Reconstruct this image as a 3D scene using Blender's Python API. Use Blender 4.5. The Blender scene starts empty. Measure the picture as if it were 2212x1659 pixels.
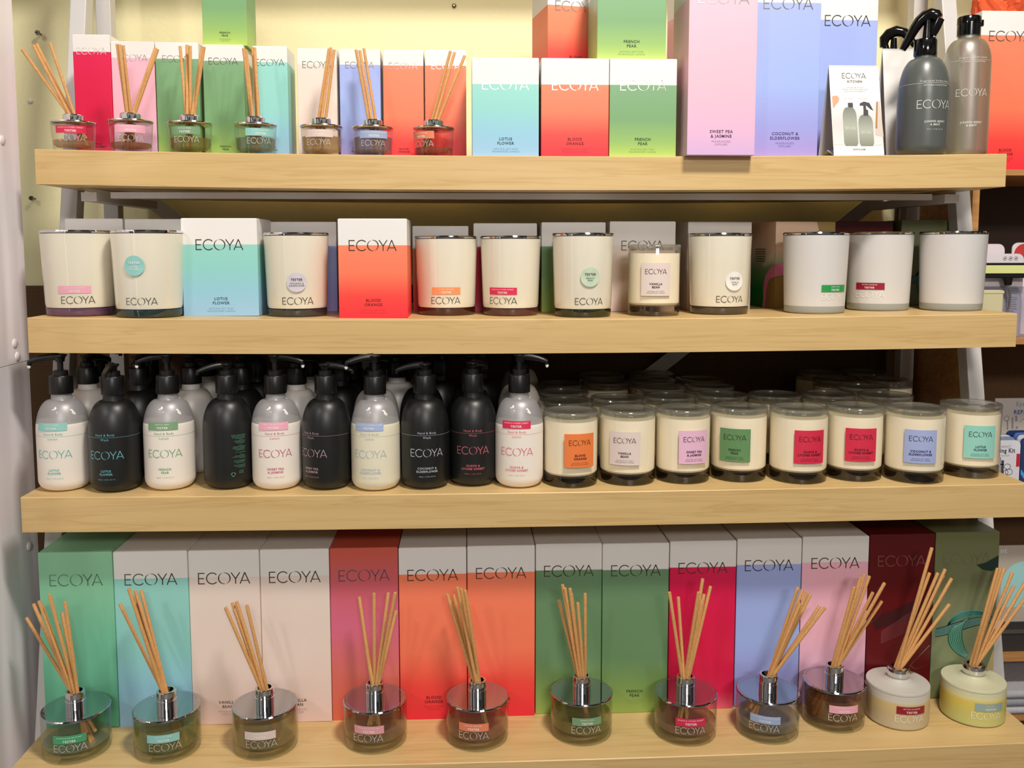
import bpy, bmesh, math, random
from mathutils import Vector, Matrix
random.seed(7)
S = bpy.context.scene
COL = S.collection
# ------------------------------------------------------------------ camera
W_PX, H_PX = 2212, 1659
F_PX = 1967.31
CAM = Vector((-0.1039, -1.3704, 0.1004))
PITCH, YAW, ROLL = -0.0918, -0.0497, 0.0006
CM = Matrix.Rotation(YAW, 3, 'Z') @ Matrix.Rotation(PITCH, 3, 'X') @ Matrix.Rotation(ROLL, 3, 'Y')
SHIFT_PX = 110.82
cam = bpy.data.cameras.new('camera')
cam.sensor_width = 36.0
cam.lens = 36.0 * F_PX / W_PX
cam.shift_y = -SHIFT_PX / W_PX
cam.clip_start = 0.01
co = bpy.data.objects.new('camera', cam)
COL.objects.link(co)
m3 = Matrix((CM.col[0], CM.col[2], -CM.col[1])).transposed()
co.matrix_world = Matrix.Translation(CAM) @ m3.to_4x4()
S.camera = co
# ------------------------------------------------------------------ view, world, lights
S.view_settings.view_transform = 'Standard'
S.view_settings.look = 'None'
S.view_settings.gamma = 1.0
S.view_settings.use_curve_mapping = False
S.view_settings.exposure = -0.2
try:
    S.cycles.transparent_max_bounces = 24
except AttributeError:
    pass
world = bpy.data.worlds.new('world')
S.world = world
world.use_nodes = True
# the rest of the bright shop: lit displays in front of the shelves, dimmer behind them
wnt = world.node_tree
bg = wnt.nodes['Background']
wtc = wnt.nodes.new('ShaderNodeTexCoord')
wsp = wnt.nodes.new('ShaderNodeSeparateXYZ')
wnt.links.new(wtc.outputs['Generated'], wsp.inputs[0])
wmr = wnt.nodes.new('ShaderNodeMapRange')
wmr.inputs['From Min'].default_value = 0.15
wmr.inputs['From Max'].default_value = -0.75
wmr.inputs['To Min'].default_value = 0.05
wmr.inputs['To Max'].default_value = 1.0
wnt.links.new(wsp.outputs[1], wmr.inputs['Value'])
wno = wnt.nodes.new('ShaderNodeTexNoise')
wno.inputs['Scale'].default_value = 3.2
wno.inputs['Detail'].default_value = 2
wnt.links.new(wtc.outputs['Generated'], wno.inputs['Vector'])
wrp = wnt.nodes.new('ShaderNodeValToRGB')
wrp.color_ramp.elements[0].position = 0.42
wrp.color_ramp.elements[0].color = (0.10, 0.09, 0.08, 1)
wrp.color_ramp.elements[1].position = 0.62
wrp.color_ramp.elements[1].color = (1.0, 0.93, 0.83, 1)
wnt.links.new(wno.outputs['Fac'], wrp.inputs['Fac'])
wmx = wnt.nodes.new('ShaderNodeMix')
wmx.data_type = 'RGBA'
wmx.blend_type = 'MULTIPLY'
wmx.inputs['Factor'].default_value = 1.0
wnt.links.new(wrp.outputs['Color'], wmx.inputs['A'])
wnt.links.new(wmr.outputs['Result'], wmx.inputs['B'])
wnt.links.new(wmx.outputs['Result'], bg.inputs[0])
bg.inputs[1].default_value = 0.45


def area(name, loc, target, sx, sy, power, col=(1, 1, 1)):
    l = bpy.data.lights.new(name, 'AREA')
    l.shape = 'RECTANGLE'
    l.size, l.size_y = sx, sy
    l.energy = power
    l.color = col
    o = bpy.data.objects.new(name, l)
    COL.objects.link(o)
    o.location = loc
    o.rotation_euler = (Vector(target) - Vector(loc)).to_track_quat('-Z', 'Y').to_euler()
    return o


area('ceiling_light_far', (0.45, -4.6, 1.75), (0.0, 0.1, 0.0), 1.1, 0.4, 78, (1.0, 0.958, 0.91))
area('ceiling_light_near', (0.40, -1.02, 1.75), (0.0, 0.1, -0.2), 0.35, 0.22, 50, (1.0, 0.93, 0.835))
area('ceiling_light_left', (-1.95, -2.45, 1.75), (0.0, 0.1, 0.0), 0.25, 0.25, 16, (1.0, 0.96, 0.92))
area('strip_light_vertical', (-0.96, -0.86, 0.1), (-0.2, 0.0, 0.1), 0.035, 1.7, 0.5, (1.0, 0.98, 0.94))


# ------------------------------------------------------------------ picture geometry helpers
def ray(u, v):
    return CM @ Vector(((u - W_PX / 2) / F_PX, 1.0, -(v - H_PX / 2 + SHIFT_PX) / F_PX))


def on_z(u, v, z):
    d = ray(u, v)
    return CAM + d * ((z - CAM.z) / d.z)


def on_y(u, v, y):
    d = ray(u, v)
    return CAM + d * ((y - CAM.y) / d.y)


def az(u, v):
    d = ray(u, v)
    return math.atan2(d.x, d.y)


def cyl(u1, u2, v, z):
    """upright cylinder seen between columns u1, u2 whose base front touches row v on height z"""
    a1, a2 = az(u1, v), az(u2, v)
    am, s = (a1 + a2) / 2, math.sin((a2 - a1) / 2)
    lo, hi = u1, u2
    for _ in range(30):
        m = (lo + hi) / 2
        if az(m, v) < am: lo = m
        else: hi = m
    p = on_z(lo, v, z)
    d = math.hypot(p.x - CAM.x, p.y - CAM.y)
    r = d * s / (1 - s)
    return CAM.x + (d + r) * math.sin(am), CAM.y + (d + r) * math.cos(am), r


def cyl_y(u1, u2, v, y):
    a1, a2 = az(u1, v), az(u2, v)
    am, s = (a1 + a2) / 2, math.sin((a2 - a1) / 2)
    d = (y - CAM.y) / math.cos(am)
    return CAM.x + d * math.sin(am), y, d * s


def face_cam(x, y):
    return math.atan2(CAM.x - x, -(CAM.y - y))


SHELF = [  # top height, front y, back y, sag
    (0.2499, 0.0483, 0.470, 0.0071), (0.0, 0.0, 0.44, 0.0057),
    (-0.2573, -0.0466, 0.470, 0.0035), (-0.6304, -0.1183, 0.47, 0.0068)]
HALF, THICK = 0.75, 0.0519


def top(i, x):
    z, _, _, s = SHELF[i]
    return z - s * (1 - min(1, (x / HALF) ** 2))


# ------------------------------------------------------------------ materials
def lin(c):
    def f(v):
        v = v / 255.0
        return v / 12.92 if v <= 0.04045 else ((v + 0.055) / 1.055) ** 2.4
    return (f(c[0]), f(c[1]), f(c[2]), 1.0)


MATS = {}


def new_mat(name):
    m = bpy.data.materials.new(name)
    m.use_nodes = True
    nt = m.node_tree
    nt.nodes.clear()
    out = nt.nodes.new('ShaderNodeOutputMaterial')
    MATS[name] = m
    return m, nt, out


def pbr(name, col, rough=0.5, metal=0.0, spec=0.5, sss=0.0, noise=0.0, nscale=60.0, bump=0.0, coat=0.0):
    if name in MATS: return MATS[name]
    m, nt, out = new_mat(name)
    b = nt.nodes.new('ShaderNodeBsdfPrincipled')
    c = lin(col)
    b.inputs['Base Color'].default_value = c
    b.inputs['Roughness'].default_value = rough
    b.inputs['Metallic'].default_value = metal
    b.inputs['Specular IOR Level'].default_value = spec
    b.inputs['Coat Weight'].default_value = coat
    if sss:
        b.inputs['Subsurface Weight'].default_value = sss
        b.inputs['Subsurface Radius'].default_value = (0.012, 0.009, 0.006)
        b.inputs['Subsurface Scale'].default_value = 0.6
    if noise or bump:
        tc = nt.nodes.new('ShaderNodeTexCoord')
        n = nt.nodes.new('ShaderNodeTexNoise')
        n.inputs['Scale'].default_value = nscale
        n.inputs['Detail'].default_value = 4
        nt.links.new(tc.outputs['Object'], n.inputs['Vector'])
        if noise:
            r = nt.nodes.new('ShaderNodeValToRGB')
            r.color_ramp.elements[0].color = tuple(v * (1 - noise) for v in c[:3]) + (1,)
            r.color_ramp.elements[1].color = tuple(min(1, v * (1 + noise)) for v in c[:3]) + (1,)
            nt.links.new(n.outputs['Fac'], r.inputs['Fac'])
            nt.links.new(r.outputs['Color'], b.inputs['Base Color'])
        if bump:
            bp = nt.nodes.new('ShaderNodeBump')
            bp.inputs['Strength'].default_value = bump
            bp.inputs['Distance'].default_value = 0.002
            nt.links.new(n.outputs['Fac'], bp.inputs['Height'])
            nt.links.new(bp.outputs['Normal'], b.inputs['Normal'])
    nt.links.new(b.outputs[0], out.inputs[0])
    return m


def thin_glass(name, tint=(253, 252, 250), rough=0.03, ior=1.45, extra=0.0, haze=0.0, hazecol=(200, 200, 195)):
    """thin clear wall: light passes, surface reflects by Fresnel; haze adds a frosted scatter"""
    if name in MATS: return MATS[name]
    m, nt, out = new_mat(name)
    t = nt.nodes.new('ShaderNodeBsdfTransparent')
    t.inputs[0].default_value = lin(tint)
    g = nt.nodes.new('ShaderNodeBsdfGlossy')
    g.inputs['Roughness'].default_value = rough
    lw = nt.nodes.new('ShaderNodeLayerWeight')
    lw.inputs['Blend'].default_value = 0.5
    pw = nt.nodes.new('ShaderNodeMath')
    pw.operation = 'POWER'
    pw.inputs[1].default_value = 4.0
    nt.links.new(lw.outputs['Facing'], pw.inputs[0])
    ma = nt.nodes.new('ShaderNodeMath')
    ma.operation = 'MULTIPLY_ADD'
    f0 = ((ior - 1) / (ior + 1)) ** 2
    ma.inputs[1].default_value = 0.8 * (1 - f0)
    ma.inputs[2].default_value = f0
    nt.links.new(pw.outputs[0], ma.inputs[0])
    fac = ma.outputs[0]
    if extra:
        ad = nt.nodes.new('ShaderNodeMath')
        ad.operation = 'ADD'
        ad.use_clamp = True
        ad.inputs[1].default_value = extra
        nt.links.new(fac, ad.inputs[0])
        fac = ad.outputs[0]
    src = t.outputs[0]
    if haze:
        d = nt.nodes.new('ShaderNodeBsdfDiffuse')
        d.inputs[0].default_value = lin(hazecol)
        tr = nt.nodes.new('ShaderNodeBsdfTranslucent')
        tr.inputs[0].default_value = lin(hazecol)
        dm = nt.nodes.new('ShaderNodeMixShader')
        dm.inputs[0].default_value = 0.4
        nt.links.new(d.outputs[0], dm.inputs[1])
        nt.links.new(tr.outputs[0], dm.inputs[2])
        hm = nt.nodes.new('ShaderNodeMixShader')
        hm.inputs[0].default_value = haze
        nt.links.new(t.outputs[0], hm.inputs[1])
        nt.links.new(dm.outputs[0], hm.inputs[2])
        src = hm.outputs[0]
    mx = nt.nodes.new('ShaderNodeMixShader')
    nt.links.new(fac, mx.inputs[0])
    nt.links.new(src, mx.inputs[1])
    nt.links.new(g.outputs[0], mx.inputs[2])
    nt.links.new(mx.outputs[0], out.inputs[0])
    return m


def oil(c):
    return thin_glass('oil_%d_%d_%d' % c, tuple(int(255 - (255 - q) * 0.42) for q in c), 0.03, 1.34, 0.02, 0.34, tuple(int(255 - (255 - q) * 0.72) for q in c))


def solid_glass(name, col=(240, 245, 240), rough=0.0, ior=1.48):
    if name in MATS: return MATS[name]
    m, nt, out = new_mat(name)
    g = nt.nodes.new('ShaderNodeBsdfGlass')
    g.inputs['Color'].default_value = lin(col)
    g.inputs['Roughness'].default_value = rough
    g.inputs['IOR'].default_value = ior
    nt.links.new(g.outputs[0], out.inputs[0])
    return m


def print_mat(name, stops, rough=0.42):
    """printed carton: colour bands and printed fades up the height of the box; stops = [(height fraction, colour)]"""
    if name in MATS: return MATS[name]
    m, nt, out = new_mat(name)
    tc = nt.nodes.new('ShaderNodeTexCoord')
    sp = nt.nodes.new('ShaderNodeSeparateXYZ')
    nt.links.new(tc.outputs['Generated'], sp.inputs[0])
    r = nt.nodes.new('ShaderNodeValToRGB')
    cr = r.color_ramp
    while len(cr.elements) < len(stops): cr.elements.new(0.5)
    for e, (p, c) in zip(cr.elements, stops):
        e.position = p
        e.color = lin(c)
    b = nt.nodes.new('ShaderNodeBsdfPrincipled')
    b.inputs['Roughness'].default_value = rough
    b.inputs['Specular IOR Level'].default_value = 0.4
    nt.links.new(sp.outputs[2], r.inputs['Fac'])
    nt.links.new(r.outputs['Color'], b.inputs['Base Color'])
    nt.links.new(b.outputs[0], out.inputs[0])
    return m


def wood_mat(name, base, dark, rough=0.38):
    if name in MATS: return MATS[name]
    m, nt, out = new_mat(name)
    tc = nt.nodes.new('ShaderNodeTexCoord')
    mp = nt.nodes.new('ShaderNodeMapping')
    mp.inputs['Scale'].default_value = (1.6, 14.0, 26.0)
    nt.links.new(tc.outputs['Object'], mp.inputs[0])
    w = nt.nodes.new('ShaderNodeTexNoise')
    w.inputs['Scale'].default_value = 2.2
    w.inputs['Detail'].default_value = 6
    w.inputs['Distortion'].default_value = 1.4
    nt.links.new(mp.outputs[0], w.inputs['Vector'])
    r = nt.nodes.new('ShaderNodeValToRGB')
    r.color_ramp.elements[0].position = 0.30
    r.color_ramp.elements[0].color = lin(dark)
    r.color_ramp.elements[1].position = 0.62
    r.color_ramp.elements[1].color = lin(base)
    nt.links.new(w.outputs['Fac'], r.inputs['Fac'])
    # fine darker grain lines
    mp2 = nt.nodes.new('ShaderNodeMapping')
    mp2.inputs['Scale'].default_value = (2.0, 40.0, 60.0)
    mp2.inputs['Rotation'].default_value = (0, 0.03, 0.02)
    nt.links.new(tc.outputs['Object'], mp2.inputs[0])
    n2 = nt.nodes.new('ShaderNodeTexNoise')
    n2.inputs['Scale'].default_value = 1.5
    n2.inputs['Detail'].default_value = 3
    n2.inputs['Distortion'].default_value = 0.8
    nt.links.new(mp2.outputs[0], n2.inputs['Vector'])
    r2 = nt.nodes.new('ShaderNodeValToRGB')
    r2.color_ramp.elements[0].position = 0.50
    r2.color_ramp.elements[0].color = (1, 1, 1, 1)
    r2.color_ramp.elements[1].position = 0.545
    r2.color_ramp.elements[1].color = (0.90, 0.86, 0.80, 1)
    e = r2.color_ramp.elements.new(0.60)
    e.color = (1, 1, 1, 1)
    nt.links.new(n2.outputs['Fac'], r2.inputs['Fac'])
    mx = nt.nodes.new('ShaderNodeMix')
    mx.data_type = 'RGBA'
    mx.blend_type = 'MULTIPLY'
    mx.inputs['Factor'].default_value = 1.0
    nt.links.new(r.outputs['Color'], mx.inputs['A'])
    nt.links.new(r2.outputs['Color'], mx.inputs['B'])
    b = nt.nodes.new('ShaderNodeBsdfPrincipled')
    b.inputs['Roughness'].default_value = rough
    nt.links.new(mx.outputs['Result'], b.inputs['Base Color'])
    nt.links.new(b.outputs[0], out.inputs[0])
    return m


WHITE = (236, 233, 230)
M_WHITE = pbr('white_card', WHITE, 0.45)
M_FOIL = pbr('silver_foil', (205, 203, 200), 0.2, 1.0)
M_FOILD = pbr('dark_foil', (120, 112, 100), 0.25, 1.0)
M_SILVER = pbr('silver_print', (222, 218, 208), 0.3, 0.4)
M_CHROME = pbr('chrome', (225, 225, 228), 0.05, 1.0)
M_BLACK = pbr('black_plastic', (13, 13, 14), 0.36)
M_BLACKG = pbr('gloss_black_plastic', (8, 8, 9), 0.12)
M_INK = pbr('black_ink', (38, 30, 30), 0.6)
M_GREYINK = pbr('grey_ink', (150, 140, 145), 0.6)
M_WHITEINK = pbr('white_ink', (240, 238, 232), 0.5)
M_WAX = pbr('cream_wax', (250, 239, 214), 0.5, sss=0.15)
M_REED = pbr('reed_stick', (205, 152, 92), 0.6, noise=0.25, nscale=260)
M_REEDP = pbr('pale_reed_stick', (214, 176, 118), 0.6, noise=0.2, nscale=260)
M_RACK = pbr('grey_white_steel', (206, 202, 200), 0.4)
M_WOOD = wood_mat('maple_laminate', (214, 183, 128), (207, 174, 117))
M_GLASS = thin_glass('clear_glass')
M_LIDGLASS = thin_glass('lid_glass', (240, 241, 236), 0.10, 1.5, 0.10, 0.22, (196, 194, 186))
M_BASEGLASS = thin_glass('thick_base_glass', (196, 192, 176), 0.04, 1.5, 0.05)


# ------------------------------------------------------------------ mesh builder
class MB:
    def __init__(s):
        s.v, s.f = [], []

    def add(s, vs, fs):
        k = len(s.v)
        s.v += [tuple(p) for p in vs]
        s.f += [tuple(k + i for i in f) for f in fs]
        return s

    def box(s, x0, x1, y0, y1, z0, z1):
        return s.add([(x0, y0, z0), (x1, y0, z0), (x1, y1, z0), (x0, y1, z0),
                      (x0, y0, z1), (x1, y0, z1), (x1, y1, z1), (x0, y1, z1)],
                     [(0, 3, 2, 1), (4, 5, 6, 7), (0, 1, 5, 4), (1, 2, 6, 5), (2, 3, 7, 6), (3, 0, 4, 7)])

    def lathe(s, prof, n=56, cx=0, cy=0):
        rings, vs, fs = [], [], []
        for r, z in prof:
            if r < 1e-6:
                rings.append([len(vs)])
                vs.append((cx, cy, z))
            else:
                b = len(vs)
                vs += [(cx + r * math.cos(2 * math.pi * i / n), cy + r * math.sin(2 * math.pi * i / n), z) for i in range(n)]
                rings.append(list(range(b, b + n)))
        for a, b in zip(rings, rings[1:]):
            if len(a) == 1 and len(b) == 1: continue
            for i in range(n):
                j = (i + 1) % n
                if len(a) == 1: fs.append((a[0], b[j], b[i]))
                elif len(b) == 1: fs.append((a[i], a[j], b[0]))
                else: fs.append((a[i], a[j], b[j], b[i]))
        return s.add(vs, fs)

    def tube(s, pts, rad, n=10, caps=True):
        pts = [Vector(p) for p in pts]
        rr = rad if isinstance(rad, (list, tuple)) else [rad] * len(pts)
        vs, fs = [], []
        up = None
        for k, p in enumerate(pts):
            t = (pts[min(k + 1, len(pts) - 1)] - pts[max(k - 1, 0)]).normalized()
            if up is None:
                up = t.orthogonal().normalized()
            up = (up - t * up.dot(t)).normalized()
            sd = t.cross(up)
            for i in range(n):
                a = 2 * math.pi * i / n
                vs.append(p + (up * math.cos(a) + sd * math.sin(a)) * rr[k])
        for k in range(len(pts) - 1):
            for i in range(n):
                j = (i + 1) % n
                fs.append((k * n + i, k * n + j, (k + 1) * n + j, (k + 1) * n + i))
        if caps:
            fs.append(tuple(reversed(range(n))))
            fs.append(tuple(range((len(pts) - 1) * n, len(pts) * n)))
        return s.add(vs, fs)

    def prism(s, poly, h0, h1, axis='y'):
        """poly in (x,z) extruded along y (axis y), or (x,y) along z"""
        n = len(poly)
        if axis == 'y':
            vs = [(x, h0, z) for x, z in poly] + [(x, h1, z) for x, z in poly]
        elif axis == 'x':
            vs = [(h0, y, z) for y, z in poly] + [(h1, y, z) for y, z in poly]
        else:
            vs = [(x, y, h0) for x, y in poly] + [(x, y, h1) for x, y in poly]
        fs = [tuple(range(n)), tuple(reversed(range(n, 2 * n)))]
        fs += [(i, i + n, (i + 1) % n + n, (i + 1) % n) for i in range(n)]
        return s.add(vs, fs)

    def beam(s, a, b, w, t, up=(0, 1, 0)):
        a, b, up = Vector(a), Vector(b), Vector(up)
        d = (b - a).normalized()
        u = (up - d * up.dot(d)).normalized()
        sd = d.cross(u)
        vs = []
        for p in (a, b):
            for i, j in ((-1, -1), (1, -1), (1, 1), (-1, 1)):
                vs.append(p + sd * (w / 2 * i) + u * (t / 2 * j))
        return s.add(vs, [(0, 1, 2, 3), (7, 6, 5, 4), (0, 4, 5, 1), (1, 5, 6, 2), (2, 6, 7, 3), (3, 7, 4, 0)])

    def mesh(s, name, mat, smooth=True, bevel=0.0, fixn=True):
        me = bpy.data.meshes.new(name)
        me.from_pydata(s.v, [], s.f)
        bm = bmesh.new()
        bm.from_mesh(me)
        if fixn: bmesh.ops.recalc_face_normals(bm, faces=bm.faces)
        if bevel:
            bmesh.ops.bevel(bm, geom=list(bm.edges), offset=bevel, segments=2, affect='EDGES', profile=0.5)
        bm.to_mesh(me)
        bm.free()
        if mat: me.materials.append(mat)
        if smooth and len(me.polygons):
            me.polygons.foreach_set('use_smooth', [True] * len(me.polygons))
            me.set_sharp_from_angle(angle=math.radians(35))
        return me

    def obj(s, name, mat, parent=None, **k):
        return link(name, s.mesh(name, mat, **k), parent)


def link(name, me, parent=None):
    o = bpy.data.objects.new(name, me)
    COL.objects.link(o)
    if parent: o.parent = parent
    return o


def thing(name, label, cat, loc, rotz=0.0, group=None):
    o = bpy.data.objects.new(name, None)
    COL.objects.link(o)
    o.empty_display_size = 0.02
    o.location = loc
    o.rotation_euler = (0, 0, rotz)
    o['label'], o['category'] = label, cat
    if group: o['group'] = group
    return o


def tag(o, label, cat, group=None):
    o['label'], o['category'] = label, cat
    if group: o['group'] = group
    return o


def struct(o, label=None):
    o['kind'] = 'structure'
    if label: o['label'] = label
    return o


def dup(root, loc, rotz, label, group=None):
    r = root.copy()
    COL.objects.link(r)
    r.location, r.rotation_euler = loc, (0, 0, rotz)
    r['label'] = label
    if group: r['group'] = group
    for ch in list(root.children):
        c = ch.copy()
        COL.objects.link(c)
        c.parent = r
        for g in list(ch.children):
            d = g.copy()
            COL.objects.link(d)
            d.parent = c
    return r


# ------------------------------------------------------------------ lettering
def stroke(a, b, w, n=1):
    (x0, z0), (x1, z1) = a, b
    l = math.hypot(x1 - x0, z1 - z0)
    nx, nz = -(z1 - z0) / l * w / 2, (x1 - x0) / l * w / 2
    vs, fs = [], []
    for k in range(n + 1):
        t = k / n
        x, z = x0 + (x1 - x0) * t, z0 + (z1 - z0) * t
        vs += [(x - nx, z - nz), (x + nx, z + nz)]
        if k: fs.append((2 * k - 2, 2 * k, 2 * k + 1, 2 * k - 1))
    return vs, fs


def arc(cx, cz, rx, rz, a0, a1, w, n=22, w2=None):
    vs, fs = [], []
    for k in range(n + 1):
        t = k / n
        a = math.radians(a0 + (a1 - a0) * t)
        ww = w if w2 is None else w2 + (w - w2) * math.sin(math.pi * t)
        vs += [(cx + (rx - ww / 2) * math.cos(a), cz + (rz - ww / 2) * math.sin(a)),
               (cx + (rx + ww / 2) * math.cos(a), cz + (rz + ww / 2) * math.sin(a))]
        if k: fs.append((2 * k - 2, 2 * k, 2 * k + 1, 2 * k - 1))
    return vs, fs


def make_logo():
    """five wide thin capitals, centred, cap height 1"""
    w = 0.085
    V, Fc = [], []

    def put(g, dx):
        vs, fs = g
        k = len(V)
        V.extend([(x + dx, z) for x, z in vs])
        Fc.extend([tuple(k + i for i in f) for f in fs])
    for g in (stroke((w / 2, 0), (w / 2, 1), w), stroke((w, 1 - w / 2), (0.56, 1 - w / 2), w, 3),
              stroke((w, 0.5), (0.50, 0.5), w, 3), stroke((w, w / 2), (0.56, w / 2), w, 3)):
        put(g, 0)
    put(arc(0.48, 0.5, 0.48, 0.48, 42, 318, w, 26), 0.72)
    put(arc(0.5, 0.5, 0.49, 0.49, 112, 282, w * 1.15, 18, 0.02), 1.72)
    put(arc(0.5, 0.5, 0.49, 0.49, -68, 98, w * 1.15, 18, 0.02), 1.72)
    for g in (stroke((0.06, 1), (0.43, 0.45), w, 3), stroke((0.80, 1), (0.43, 0.45), w, 3), stroke((0.43, 0), (0.43, 0.47), w)):
        put(g, 2.74)
    for g in (stroke((0.03, 0), (0.44, 1), w, 3), stroke((0.85, 0), (0.44, 1), w, 3), stroke((0.18, 0.28), (0.70, 0.28), w * 0.8, 3)):
        put(g, 3.52)
    cx = 4.40 / 2
    return [(x - cx, z - 0.5) for x, z in V], Fc


LOGO = make_logo()
TXT = {}


def text2d(s, bold=0.0, lead=1.5, space=1.12):
    key = (s, bold, lead, space)
    if key in TXT: return TXT[key]
    c = bpy.data.curves.new('lettering', 'FONT')
    c.body = s
    c.align_x = 'CENTER'
    c.align_y = 'CENTER'
    c.size = 1.4
    c.space_line = lead * 0.72
    c.space_character = space
    c.offset = bold
    c.resolution_u = 2
    o = bpy.data.objects.new('lettering', c)
    COL.objects.link(o)
    dg = bpy.context.evaluated_depsgraph_get()
    me = bpy.data.meshes.new_from_object(o.evaluated_get(dg))
    vs = [(v.co.x, v.co.y) for v in me.vertices]
    fs = [tuple(p.vertices) for p in me.polygons]
    bpy.data.objects.remove(o)
    bpy.data.curves.remove(c)
    bpy.data.meshes.remove(me)
    TXT[key] = (vs, fs)
    return TXT[key]


def flat(name, g, mat, parent, x, z, y, size, sx=1.0):
    vs, fs = g
    me = MB().add([(x + p * size * sx, y, z + q * size) for p, q in vs], fs).mesh(name, mat, smooth=False, fixn=False)
    return link(name, me, parent)


def bent(name, g, mat, parent, rfun, ang, z, size, eps=0.0005, sx=1.0):
    """lettering wrapped on an upright round body; ang = 0 faces local -y"""
    vs, fs = g
    out = []
    for p, q in vs:
        zz = z + q * size
        r = rfun(zz) + eps
        a = ang + p * size * sx / r
        out.append((r * math.sin(a), -r * math.cos(a), zz))
    return link(name, MB().add(out, fs).mesh(name, mat, smooth=False, fixn=False), parent)


def patch(w, h, n=10):
    vs, fs = [], []
    for k in range(n + 1):
        x = -w / 2 + w * k / n
        vs += [(x, -h / 2), (x, h / 2)]
        if k: fs.append((2 * k - 2, 2 * k, 2 * k + 1, 2 * k - 1))
    return vs, fs


def dashes(rows, lead=1.0, thick=0.15):
    """print too small to read: rows of short dashes; rows = [(left, right)] in units of the line height"""
    rnd = random.Random(len(rows) * 7 + int(rows[0][1] * 10))
    vs, fs = [], []
    for k, row in enumerate(rows):
        if row is None: continue
        x, z = row[0], (len(rows) / 2 - k - 0.5) * lead
        while x < row[1]:
            w = min(row[1] - x, rnd.uniform(0.5, 2.2))
            b = len(vs)
            n = 3
            for i in range(n + 1):
                vs += [(x + w * i / n, z - thick), (x + w * i / n, z + thick)]
                if i: fs.append((b + 2 * i - 2, b + 2 * i, b + 2 * i + 1, b + 2 * i - 1))
            x += w + 0.45
    return vs, fs


def disc(r, n=32):
    return [(0, 0)] + [(r * math.cos(2 * math.pi * i / n), r * math.sin(2 * math.pi * i / n)) for i in range(n)], \
        [(0, 1 + i, 1 + (i + 1) % n) for i in range(n)]


# ------------------------------------------------------------------ room
WALL_Y = 0.50


def wall_mat():
    m, nt, out = new_mat('yellow_paint')
    tc = nt.nodes.new('ShaderNodeTexCoord')
    n = nt.nodes.new('ShaderNodeTexNoise')
    n.inputs['Scale'].default_value = 90
    n.inputs['Detail'].default_value = 5
    nt.links.new(tc.outputs['Object'], n.inputs['Vector'])
    bp = nt.nodes.new('ShaderNodeBump')
    bp.inputs['Strength'].default_value = 0.25
    bp.inputs['Distance'].default_value = 0.002
    nt.links.new(n.outputs['Fac'], bp.inputs['Height'])
    b = nt.nodes.new('ShaderNodeBsdfPrincipled')
    b.inputs['Base Color'].default_value = lin((243, 235, 188))
    b.inputs['Roughness'].default_value = 0.6
    nt.links.new(bp.outputs['Normal'], b.inputs['Normal'])
    nt.links.new(b.outputs[0], out.inputs[0])
    return m


def weave_mat():
    m, nt, out = new_mat('brown_woven_panel')
    tc = nt.nodes.new('ShaderNodeTexCoord')
    cols = []
    for ax, sc in (('X', 700), ('Z', 950)):
        wv = nt.nodes.new('ShaderNodeTexWave')
        wv.bands_direction = ax
        wv.inputs['Scale'].default_value = sc / 6.3
        wv.inputs['Distortion'].default_value = 1.5
        wv.inputs['Detail'].default_value = 2
        nt.links.new(tc.outputs['Object'], wv.inputs['Vector'])
        cols.append(wv.outputs['Fac'])
    mu = nt.nodes.new('ShaderNodeMath')
    mu.operation = 'MULTIPLY'
    nt.links.new(cols[0], mu.inputs[0])
    nt.links.new(cols[1], mu.inputs[1])
    r = nt.nodes.new('ShaderNodeValToRGB')
    r.color_ramp.elements[0].color = lin((52, 32, 16))
    r.color_ramp.elements[1].color = lin((150, 112, 66))
    nt.links.new(mu.outputs[0], r.inputs['Fac'])
    b = nt.nodes.new('ShaderNodeBsdfPrincipled')
    b.inputs['Roughness'].default_value = 0.8
    nt.links.new(r.outputs['Color'], b.inputs['Base Color'])
    nt.links.new(b.outputs[0], out.inputs[0])
    return m


M_WALL, M_WEAVE = wall_mat(), weave_mat()
M_DARKBROWN = pbr('dark_brown_board', (58, 36, 20), 0.6, noise=0.2, nscale=30)
FLOOR_Z = -1.15
struct(MB().box(-3, 3, WALL_Y, WALL_Y + 0.06, FLOOR_Z, 2.0).obj('wall_back', M_WALL, smooth=False))
struct(MB().box(-3.2, 3.2, -4.0, WALL_Y + 0.06, FLOOR_Z - 0.05, FLOOR_Z).obj('floor', pbr('grey_vinyl', (120, 112, 104), 0.5, noise=0.1, nscale=8), smooth=False))
z_d = on_y(75, 617, WALL_Y).z
struct(MB().box(-3, 3, WALL_Y - 0.008, WALL_Y, FLOOR_Z, z_d).obj('trim_1', M_WEAVE, smooth=False), 'brown woven panelling on the lower part of the wall')
struct(MB().box(0.787, 3, WALL_Y - 0.008, WALL_Y, z_d, 0.262).obj('trim_2', M_DARKBROWN, smooth=False), 'dark brown board on the wall at the right')
struct(MB().box(-3, 3, 0.30, WALL_Y, 0.72, 0.80).obj('shadow_ledge', M_WALL, smooth=False), 'unseen ledge added on the wall above the display for its shadow')  # unseen ledge, added to throw the shadow band across the upper wall

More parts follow.
